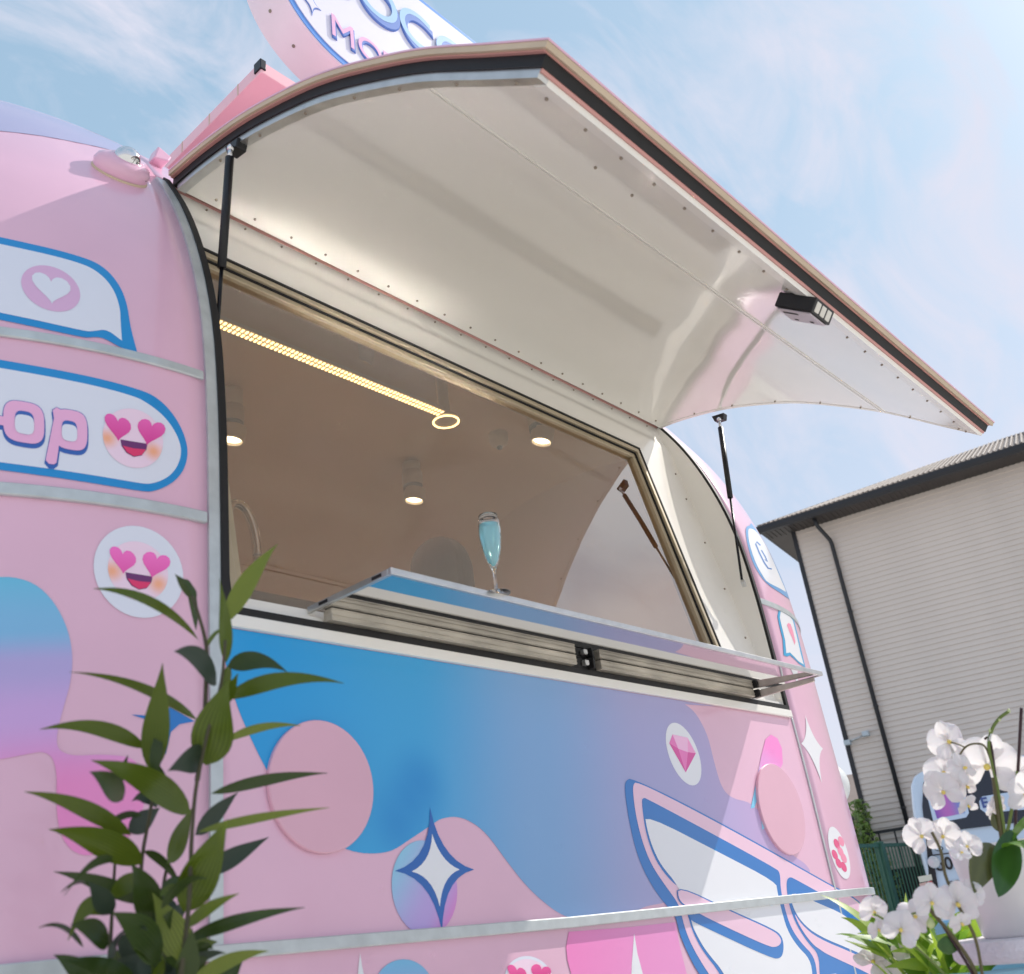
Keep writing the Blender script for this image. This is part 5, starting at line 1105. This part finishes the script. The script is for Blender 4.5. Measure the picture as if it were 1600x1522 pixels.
orchid('white_orchid', 'largest white orchid rising from the white pot with hanging sprays of flowers', (1600, 1330), 2.55, rootp,
       [(1481, 1158, 27, 0.5, 0.0), (1474, 1207, 26, 0.2, 0.1), (1543, 1196, 40, -0.25, -0.05), (1505, 1200, 21, 0.9, 0.2), (1473, 1236, 25, 0.1, -0.2), (1510, 1228, 19, 0.8, -0.3), (1586, 1205, 22, -0.9, 0.2), (1604, 1240, 26, -0.8, -0.1), (1557, 1262, 17, 0.9, -0.5), (1512, 1258, 15, 0.9, -0.6), (1439, 1305, 23, 0.1, -0.2), (1474, 1306, 23, -0.5, 0.0)],
       [([(1572, 1330), (1568, 1290), (1560, 1240), (1552, 1200), (1545, 1165), (1550, 1140), (1562, 1122), (1576, 1112)], 0.0030, stem_g), ([(1552, 1200), (1540, 1168), (1525, 1162), (1508, 1168), (1495, 1190), (1490, 1215), (1492, 1236)], 0.0018, st_d), ([(1508, 1168), (1495, 1162), (1486, 1160)], 0.0015, st_d),
        ([(1585, 1340), (1588, 1250), (1592, 1180), (1596, 1106)], 0.0028, stake), ([(1566, 1320), (1558, 1260), (1552, 1215)], 0.0034, st_d), ([(1570, 1320), (1580, 1270), (1588, 1220), (1590, 1205)], 0.0030, stem_g), ([(1572, 1330), (1565, 1280), (1560, 1250), (1548, 1160), (1538, 1155)], 0.002, stake),
        ([(1575, 1335), (1545, 1345), (1510, 1325), (1480, 1312), (1455, 1300), (1446, 1300)], 0.0016, st_d)],
       5, leaves=[((1580, 1296, 2.46), (1560, 1402, 2.36), 30, -0.004, Lor, (-0.6, -0.6, 0.3)), ((1556, 1322, 2.45), (1522, 1396, 2.36), 30, 0.010, Lor2, (-0.6, -0.6, 0.2)), ((1575, 1318, 2.46), (1655, 1262, 2.42), 34, 0.01, Lor3, (-0.3, -0.4, 0.8)), ((1570, 1330, 2.44), (1635, 1345, 2.36), 30, 0.02, Lor3, (-0.3, -0.4, 0.8)), ((1562, 1300), (1551, 1270), 14, 0.0, Lor2, (-0.6, -0.6, 0.3))],
       buds=[(1576, 1111, 0.004), (1561, 1124, 0.004), (1547, 1142, 0.004), (1474, 1296, 0.003)])
# second orchid, lower, growing from a blue tub
tubm = mat('pale_blue_plastic', rgb(150, 200, 226), 0.35, noise=0.05, nscale=5)
def tub(name, label, px, py, dep, r_, h_):
    c_ = ray(px, py) * dep; zt__ = V(0, 0, c_.z).z; e_ = empty(name, label, 'tub', loc=(V(c_.x, c_.y, 0).x, V(c_.x, c_.y, 0).y, zt__ - h_))
    autosmooth(B().lathe((0, 0, 0), (0, 0, 1), [(0.001, 0), (r_ * 0.72, 0), (r_ * 0.94, h_ * 0.94), (r_, h_ - 0.012), (r_ * 1.03, h_ - 0.004), (r_ * 1.02, h_), (r_ * 0.94, h_), (r_ * 0.90, h_ * 0.93), (r_ * 0.68, 0.01), (0.001, 0.01)], 48, (False, False)).build('tub_body', tubm, e_), 40)
    return e_, zt__
t1, zt1 = tub('blue_tub', 'pale blue tub standing behind the round white table beside the fence', 1500, 1437, 3.3, 0.105, 0.62)
t2, zt2 = tub('blue_tub', 'wide pale blue tub below the white table top at the bottom right corner', 1566, 1506, 2.95, 0.165, 0.50)
t2.name = 'blue_tub.001'
r2 = V(*(ray(1536, 1560) * 2.35)); r2 = Vector((r2.x, r2.y, r2.z))
gpz = r2.z
lowpot = empty('orchid_planter', 'white planter below the frame edge that holds the leaning orchid', 'planter', loc=(r2.x, r2.y, 0))
autosmooth(B().lathe((0, 0, 0), (0, 0, 1), [(0.001, 0), (0.09, 0), (0.12, gpz - 0.01), (0.118, gpz), (0.108, gpz), (0.106, gpz - 0.02), (0.001, gpz - 0.02)], 40, (False, False)).build('planter_body', MATS['glazed_white'], lowpot), 40)
orchid('white_orchid', 'lower white orchid leaning left in front of the green fence with long bare stems', (1536, 1560), 2.35, r2,
       [(1496, 1412, 27, 0.3, -0.1), (1516, 1398, 18, -0.8, -0.1), (1456, 1410, 23, 0.1, 0.0), (1428, 1432, 22, 0.8, 0.1), (1408, 1452, 24, -0.1, 0.0), (1366, 1424, 20, 0.3, -0.2), (1372, 1452, 14, 0.8, -0.5), (1512, 1322, 18, -0.7, 0.3), (1501, 1332, 14, 0.8, 0.2), (1502, 1442, 16, 0.8, -0.7)],
       [([(1536, 1560), (1520, 1510), (1490, 1465), (1462, 1432), (1448, 1415)], 0.0032, st_d), ([(1532, 1560), (1516, 1515), (1485, 1465), (1460, 1425)], 0.0024, stake), ([(1448, 1415), (1436, 1424), (1415, 1432), (1400, 1440)], 0.0016, stem_g), ([(1510, 1560), (1460, 1506), (1420, 1470), (1386, 1440), (1366, 1428)], 0.0020, stem_g), ([(1540, 1560), (1525, 1470), (1500, 1420), (1478, 1370), (1470, 1330), (1456, 1300)], 0.0026, st_d)],
       9, leaves=[((1482, 1492), (1478, 1462), 24, 0.0, Lor, (-0.6, -0.6, 0.2))], buds=[(1454, 1443, 0.0085), (1462, 1406, 0.004)])
# young bright plants in front of the fence
def bush(name, label, cat, px, py, dep, n_, spread, hgt, mset, seed, lw=0.022, white=0):
    c_ = V(*(ray(px, py) * dep)); e_ = empty(name, label, cat, loc=(c_.x, c_.y, 0)); rsd = random.Random(seed); z0 = c_.z
    B().tube([Vector((0, 0, 0)), Vector((0, 0, z0))], 0.012, 8).build('stem', stem_g, e_, True)
    for k in range(n_):
        a_ = rsd.uniform(0, 6.283); rr_ = spread * math.sqrt(rsd.random()); zz = z0 + rsd.uniform(-hgt, hgt * 0.5)
        b0 = Vector((rr_ * 0.3 * math.cos(a_), rr_ * 0.3 * math.sin(a_), zz)); L_ = rsd.uniform(0.07, 0.15)
        t_ = b0 + Vector((math.cos(a_) * L_ * 0.8, math.sin(a_) * L_ * 0.8, rsd.uniform(-0.1, 0.9) * L_))
        leaf('leaf', b0, t_, rsd.uniform(0.7, 1.3) * lw, rsd.uniform(0.0, 0.02), mset[k % len(mset)], e_, facing=(rsd.uniform(-1, 0.3), -1, rsd.uniform(0.1, 1.2)), nseg=8)
    for k in range(white):
        a_ = rsd.uniform(0, 6.283); rr_ = spread * 0.7; flower(e_, Vector((rr_ * math.cos(a_), rr_ * math.sin(a_), z0 + rsd.uniform(-0.05, 0.05))), rsd.uniform(0.028, 0.036), (-0.7, -0.5, 0.6), rsd.uniform(0, 6), rsd)
    return e_
Lb1 = leaf_material('leaf_spring', (0.28, 0.46, 0.04, 1), (0.40, 0.56, 0.06, 1), 0.4, 0.2, 0.5); Lb2 = leaf_material('leaf_grass', (0.14, 0.30, 0.03, 1), (0.24, 0.42, 0.05, 1), 0.4, 0.2, 0.5)
bush('lily_plant', 'bright green lily with white blooms at the bottom beside the trailer end', 'plant', 1425, 1515, 2.9, 70, 0.10, 0.13, (Lb1, Lb2, Lb1), 4, white=4)
bush('lily_plant', 'bright green lily in front of the blue tub', 'plant', 1478, 1512, 2.85, 34, 0.07, 0.08, (Lb1, Lb2), 8, white=1)
# hedge and climber behind the fence
def shrub(name, label, cx, cy, z0, z1, rad_, n_, seed, lsz=0.045, colr=((0.14, 0.24, 0.04, 1), (0.24, 0.34, 0.07, 1))):
    rsd = random.Random(seed); e_ = empty(name, label, 'shrub', loc=V(cx, cy, 0) * Vector((1, 1, 0)))
    m_ = leaf_material(name + '_leaf', colr[0], colr[1], 0.45, 0.0, 0.3); b = B(); zm = (V(0, 0, z0).z, V(0, 0, z1).z)
    for k in range(n_):
        t_ = rsd.random(); a_ = rsd.uniform(0, 6.283); r_ = rad_ * math.sqrt(rsd.random()) * (0.55 + 0.45 * math.sin(t_ * 9 + a_ * 2)) * (1.1 - 0.5 * t_)
        c_ = Vector((r_ * math.cos(a_), r_ * math.sin(a_), zm[0] + (zm[1] - zm[0]) * t_)); u_ = Vector((rsd.gauss(0, 1), rsd.gauss(0, 1), rsd.gauss(0, 1))).normalized(); w_ = u_.orthogonal().normalized(); s_ = lsz * rsd.uniform(0.6, 1.3)
        b.add([c_ - u_ * s_, c_ + w_ * s_ * 0.5, c_ + u_ * s_, c_ - w_ * s_ * 0.5], [(0, 1, 2, 3)])
    o_ = b.build('foliage', m_, e_, kind='stuff'); uvl = o_.data.uv_layers.new(name='UVMap')
    B().tube([Vector((0, 0, 0)), Vector((0.02, 0.0, zm[0] + 0.6 * (zm[1] - zm[0])))], [0.03, 0.01], 8).build('trunk', stem_m, e_, True)
    return e_
pA = PD(1350, 1300, 21.5); pB = PD(1330, 1330, 20.0); pC = PD(1345, 1380, 19.8)
shrub('corner_shrub', 'slim sunlit shrub climbing at the dark corner of the clapboard building', pA.x, pA.y, -0.8, PD(1345, 1250, 21.5).z, 0.42, 1800, 2)
shrub('fence_shrub', 'low bushy shrub behind the green fence beside the trailer end', pB.x, pB.y, -0.8, PD(1325, 1272, 20.0).z, 0.55, 2600, 3)
shrub('fence_shrub', 'wide leafy hedge behind the bars at the foot of the green fence', PD(1400, 1450, 20.3).x, PD(1400, 1450, 20.3).y, -0.85, -0.2, 1.4, 3600, 6, colr=((0.05, 0.10, 0.02, 1), (0.12, 0.22, 0.04, 1)))
# globe
gp = PD(1290, 1228, 8.2); gl_ = empty('globe_lamp', 'round white globe on a thin pole half hidden by the trailer end', 'lamp', loc=V(gp.x, gp.y, 0) * Vector((1, 1, 0)))
gz = V(0, 0, gp.z).z; Rg = 37 * 0.98 * (gp.dot(Vector(RM[2]))) * U / F
B().lathe((0, 0, gz), (0, 0, 1), [(max(0.0005, Rg * math.sin(math.pi * k / 20)), -Rg * math.cos(math.pi * k / 20)) for k in range(21)], 40, (False, False)).build('globe', mat('globe_white', rgb(225, 228, 226), 0.35, coat=0.2), gl_, True)
B().tube([Vector((0, 0, 0)), Vector((0, 0, gz - Rg + 0.005))], 0.025, 12).build('pole', dark_m, gl_, True)
# ------------------------------------------------------------------ van
VP0 = PD(1425, 1215, 15.0); VE = Vector((0.36, -0.933, 0)); VG = Vector((0.933, 0.36, 0))
VO = Vector((VP0.x, VP0.y, 0))
van = empty('parked_van', 'pale blue white van seen from behind with dark rear window beside the orchids', 'van', loc=(0, 0, 0))
def vh(px, py):
    r_ = ray(px, py); nrm = VG; t_ = VO.dot(nrm) / r_.dot(nrm); p = r_ * t_; return ((p - VO).dot(VE), p.z)
def VV(s_, g_, z_): return V(*(VO + VE * s_ + VG * g_ + UP * z_))
van_b = mat('van_paint', rgb(196, 214, 232), 0.25, coat=0.6); van_g = mat('van_glass', rgb(22, 28, 44), 0.08, coat=0.6); van_k = mat('van_black', rgb(26, 26, 30), 0.4)
ztop = vh(1440, 1205)[1]; zc_r = vh(1468, 1334)[1]
VW = 2.35
def vprof(z):   # inset of the sides with height
    t_ = max(0.0, (z - 0.3) / (ztop - 0.3)); return 0.02 + 0.15 * t_ ** 2.2
secs = [-0.55, -0.2, 0.1, zc_r, 0.6, 0.9, 1.15, ztop - 0.14, ztop - 0.04, ztop]
lens = [0.0, 0.05, 0.3, 3.0, 4.6, 5.4]
vs = []; rings = []
def vring(g_, shrink, rear):
    o_ = []
    for z in secs:
        i_ = vprof(z) - 0.16 + (0.10 if z == ztop else 0.035 if z == secs[-2] else 0) ; i_ += shrink
        o_.append((i_, z))
    return [VV(a_[0], g_ + (0.10 * max(0, (a_[1] - zc_r)) / (ztop - zc_r) if rear else 0), a_[1]) for a_ in o_] + [VV(VW - a_[0], g_ + (0.10 * max(0, (a_[1] - zc_r)) / (ztop - zc_r) if rear else 0), a_[1]) for a_ in reversed(o_)]
R_ = [vring(0.0, 0.03, True), vring(0.06, 0.0, True), vring(0.4, -0.02, False), vring(4.0, -0.02, False), vring(5.2, 0.06, False)]
n = len(R_[0]); vs = [p for r_ in R_ for p in r_]
fs = [(i * n + k, i * n + (k + 1) % n, (i + 1) * n + (k + 1) % n, (i + 1) * n + k) for i in range(len(R_) - 1) for k in range(n)] + [tuple(range(n))[::-1], tuple((len(R_) - 1) * n + k for k in range(n))]
autosmooth(mesh('body', vs, fs, van_b, van), 45)
def vface(name, pts_, off, m, parent=van, th=0.006):
    q_ = [vh(*a) for a in pts_]
    def P_(a, o2): return VV(a[0], o2 + 0.10 * max(0, (a[1] - zc_r)) / (ztop - zc_r), a[1])
    n_ = len(q_); vv = [P_(a, -off) for a in q_] + [P_(a, -off + th) for a in q_]
    return mesh(name, vv, [tuple(range(n_)), tuple(range(2 * n_ - 1, n_ - 1, -1))] + [(i, i + n_, (i + 1) % n_ + n_, (i + 1) % n_) for i in range(n_)], m, parent)
win = empty('rear_window', parent=van)
vface('window_glass', [(1443, 1222), (1470, 1212), (1600, 1195), (1680, 1188), (1690, 1272), (1600, 1284), (1500, 1296), (1446, 1301), (1441, 1260)], 0.012, van_g, win)
st2 = empty('window_sticker', parent=van)
vface('sticker_frame', [(1447, 1236), (1452, 1230), (1500, 1222), (1506, 1227), (1514, 1270), (1510, 1277), (1464, 1286), (1458, 1282)], 0.018, mat('sticker_white', rgb(196, 214, 236), 0.4), st2)
sgm = grad('sticker_gradient', (0, 0), (1, 0), [(0, rgb(120, 80, 180)), (0.45, rgb(190, 110, 190)), (1, rgb(60, 150, 210))])
a_ = vh(1452, 1260); b_ = vh(1508, 1250); pa = VV(a_[0], 0, a_[1]); pb = VV(b_[0], 0, b_[1])
for nd in sgm.node_tree.nodes:
    if nd.type == 'VECT_MATH' and nd.operation == 'SUBTRACT': nd.inputs[1].default_value = pa
    if nd.type == 'VECT_MATH' and nd.operation == 'DOT_PRODUCT': d_ = (pb - pa); d_ = d_ / d_.length_squared; nd.inputs[1].default_value = d_
vface('sticker_field', [(1452, 1238), (1500, 1229), (1508, 1270), (1464, 1279)], 0.021, sgm, st2)
vface('price_sticker', [(1551, 1216), (1570, 1213), (1572, 1231), (1553, 1234)], 0.018, MATS['sticker_white'])
vface('pill_sticker', [(1530, 1252), (1535, 1244), (1600, 1234), (1650, 1228), (1655, 1256), (1600, 1265), (1540, 1270), (1532, 1264)], 0.018, MATS['sticker_white'])
vface('crease', [(1452, 1336), (1600, 1318), (1680, 1308), (1680, 1310), (1600, 1320), (1452, 1338)], 0.004, van_k)
vface('pillar_trim', [(1446, 1300), (1451, 1300), (1468, 1398), (1466, 1440), (1458, 1440), (1452, 1380)], 0.008, van_k)
def vtext(name, s_, px, py, size, m, off=0.012):
    cu = bpy.data.curves.new(name, 'FONT'); cu.body = s_; cu.size = size; cu.extrude = 0.002; cu.offset = 0.004
    o = bpy.data.objects.new(name, cu); COL.objects.link(o); dg = bpy.context.evaluated_depsgraph_get(); me = bpy.data.meshes.new_from_object(o.evaluated_get(dg)); bpy.data.objects.remove(o)
    a = vh(px, py); M_ = Matrix((( VE.x, 0, -VG.x, 0), (VE.y, 0, -VG.y, 0), (0, 1, 0, 0), (0, 0, 0, 1))); me.transform(M_); me.transform(Matrix.Translation(VV(a[0], -off + 0.10 * max(0, (a[1] - zc_r)) / (ztop - zc_r), a[1]))); return link(name, me, m, van)
vtext('plate_digits', 'o069', 1463, 1361, 0.17, van_k); vtext('badge_letters', 'sco', 1484, 1387, 0.13, mat('badge_grey', rgb(110, 116, 126), 0.3, metal=0.6))
vtext('sticker_digits', '408', 1553, 1228, 0.07, mat('digit_blue', rgb(70, 90, 150), 0.5), 0.024); vtext('sticker_letters', 'Elite', 1535, 1262, 0.13, mat('digit_blue2', rgb(30, 90, 180), 0.5), 0.024) if False else vtext('sticker_letters', 'E', 1535, 1262, 0.14, MATS['digit_blue'], 0.024)
def vdisc(name, px, py, rx, rzp, off, m, n_=24): return vface(name, [(px + rx * math.cos(2 * math.pi * k / n_), py + rzp * math.sin(2 * math.pi * k / n_)) for k in range(n_)][::-1], off, m)
vdisc('badge', 1467, 1326, 7, 4, 0.010, van_k); vdisc('badge_field', 1467, 1326, 5.2, 2.6, 0.014, van_b)
tl = empty('tail_light', parent=van)
for nm_, p_, m_ in (('reversing_lens', [(1434, 1370), (1455, 1366), (1457, 1375), (1437, 1379)], mat('lens_white', rgb(214, 212, 196), 0.15, coat=0.5)), ('red_lens', [(1448, 1378), (1456, 1376), (1461, 1392), (1455, 1394)], mat('lens_red', rgb(180, 40, 36), 0.15, coat=0.5)), ('pale_lens', [(1436, 1381), (1447, 1378), (1452, 1394), (1442, 1396)], mat('lens_pink', rgb(206, 170, 160), 0.15, coat=0.5))):
    vface(nm_, p_, 0.010, m_, tl)
bevel(B().hexa([VV(0.0, -0.09, -0.52), VV(VW, -0.09, -0.52), VV(VW, 0.02, -0.52), VV(0.0, 0.02, -0.52), VV(0.0, -0.09, -0.18), VV(VW, -0.09, -0.18), VV(VW, 0.02, -0.18), VV(0.0, 0.02, -0.18)]).build('bumper', van_b, van), 0.02, 2)
mir = empty('van_mirror', parent=van)
B().lathe(VV(-0.02, -0.04, vh(1440, 1350)[1]), tuple(-(VG)), [(0.0005, 0.0), (0.06, 0.0), (0.062, 0.02), (0.055, 0.028), (0.0005, 0.03)], 24).build('round_reflector', mat('reflector', rgb(190, 196, 200), 0.2, metal=0.5), mir)
for s_ in (0.12, VW - 0.12):
    for g_ in (0.9, 4.3):
        w_ = empty('wheel', parent=van); cw = VV(s_, g_, -0.875) + Vector((0, 0, 0.33))
        B().lathe(cw - Vector(VE) * 0.10, tuple(VE), [(0.20, 0), (0.30, 0.0), (0.33, 0.03), (0.33, 0.17), (0.30, 0.20), (0.20, 0.20)], 30).build('tyre', rubber, w_); B().lathe(cw - Vector(VE) * 0.09, tuple(VE), [(0.02, 0.0), (0.20, 0.01), (0.20, 0.17), (0.02, 0.18)], 24).build('rim', alu, w_)
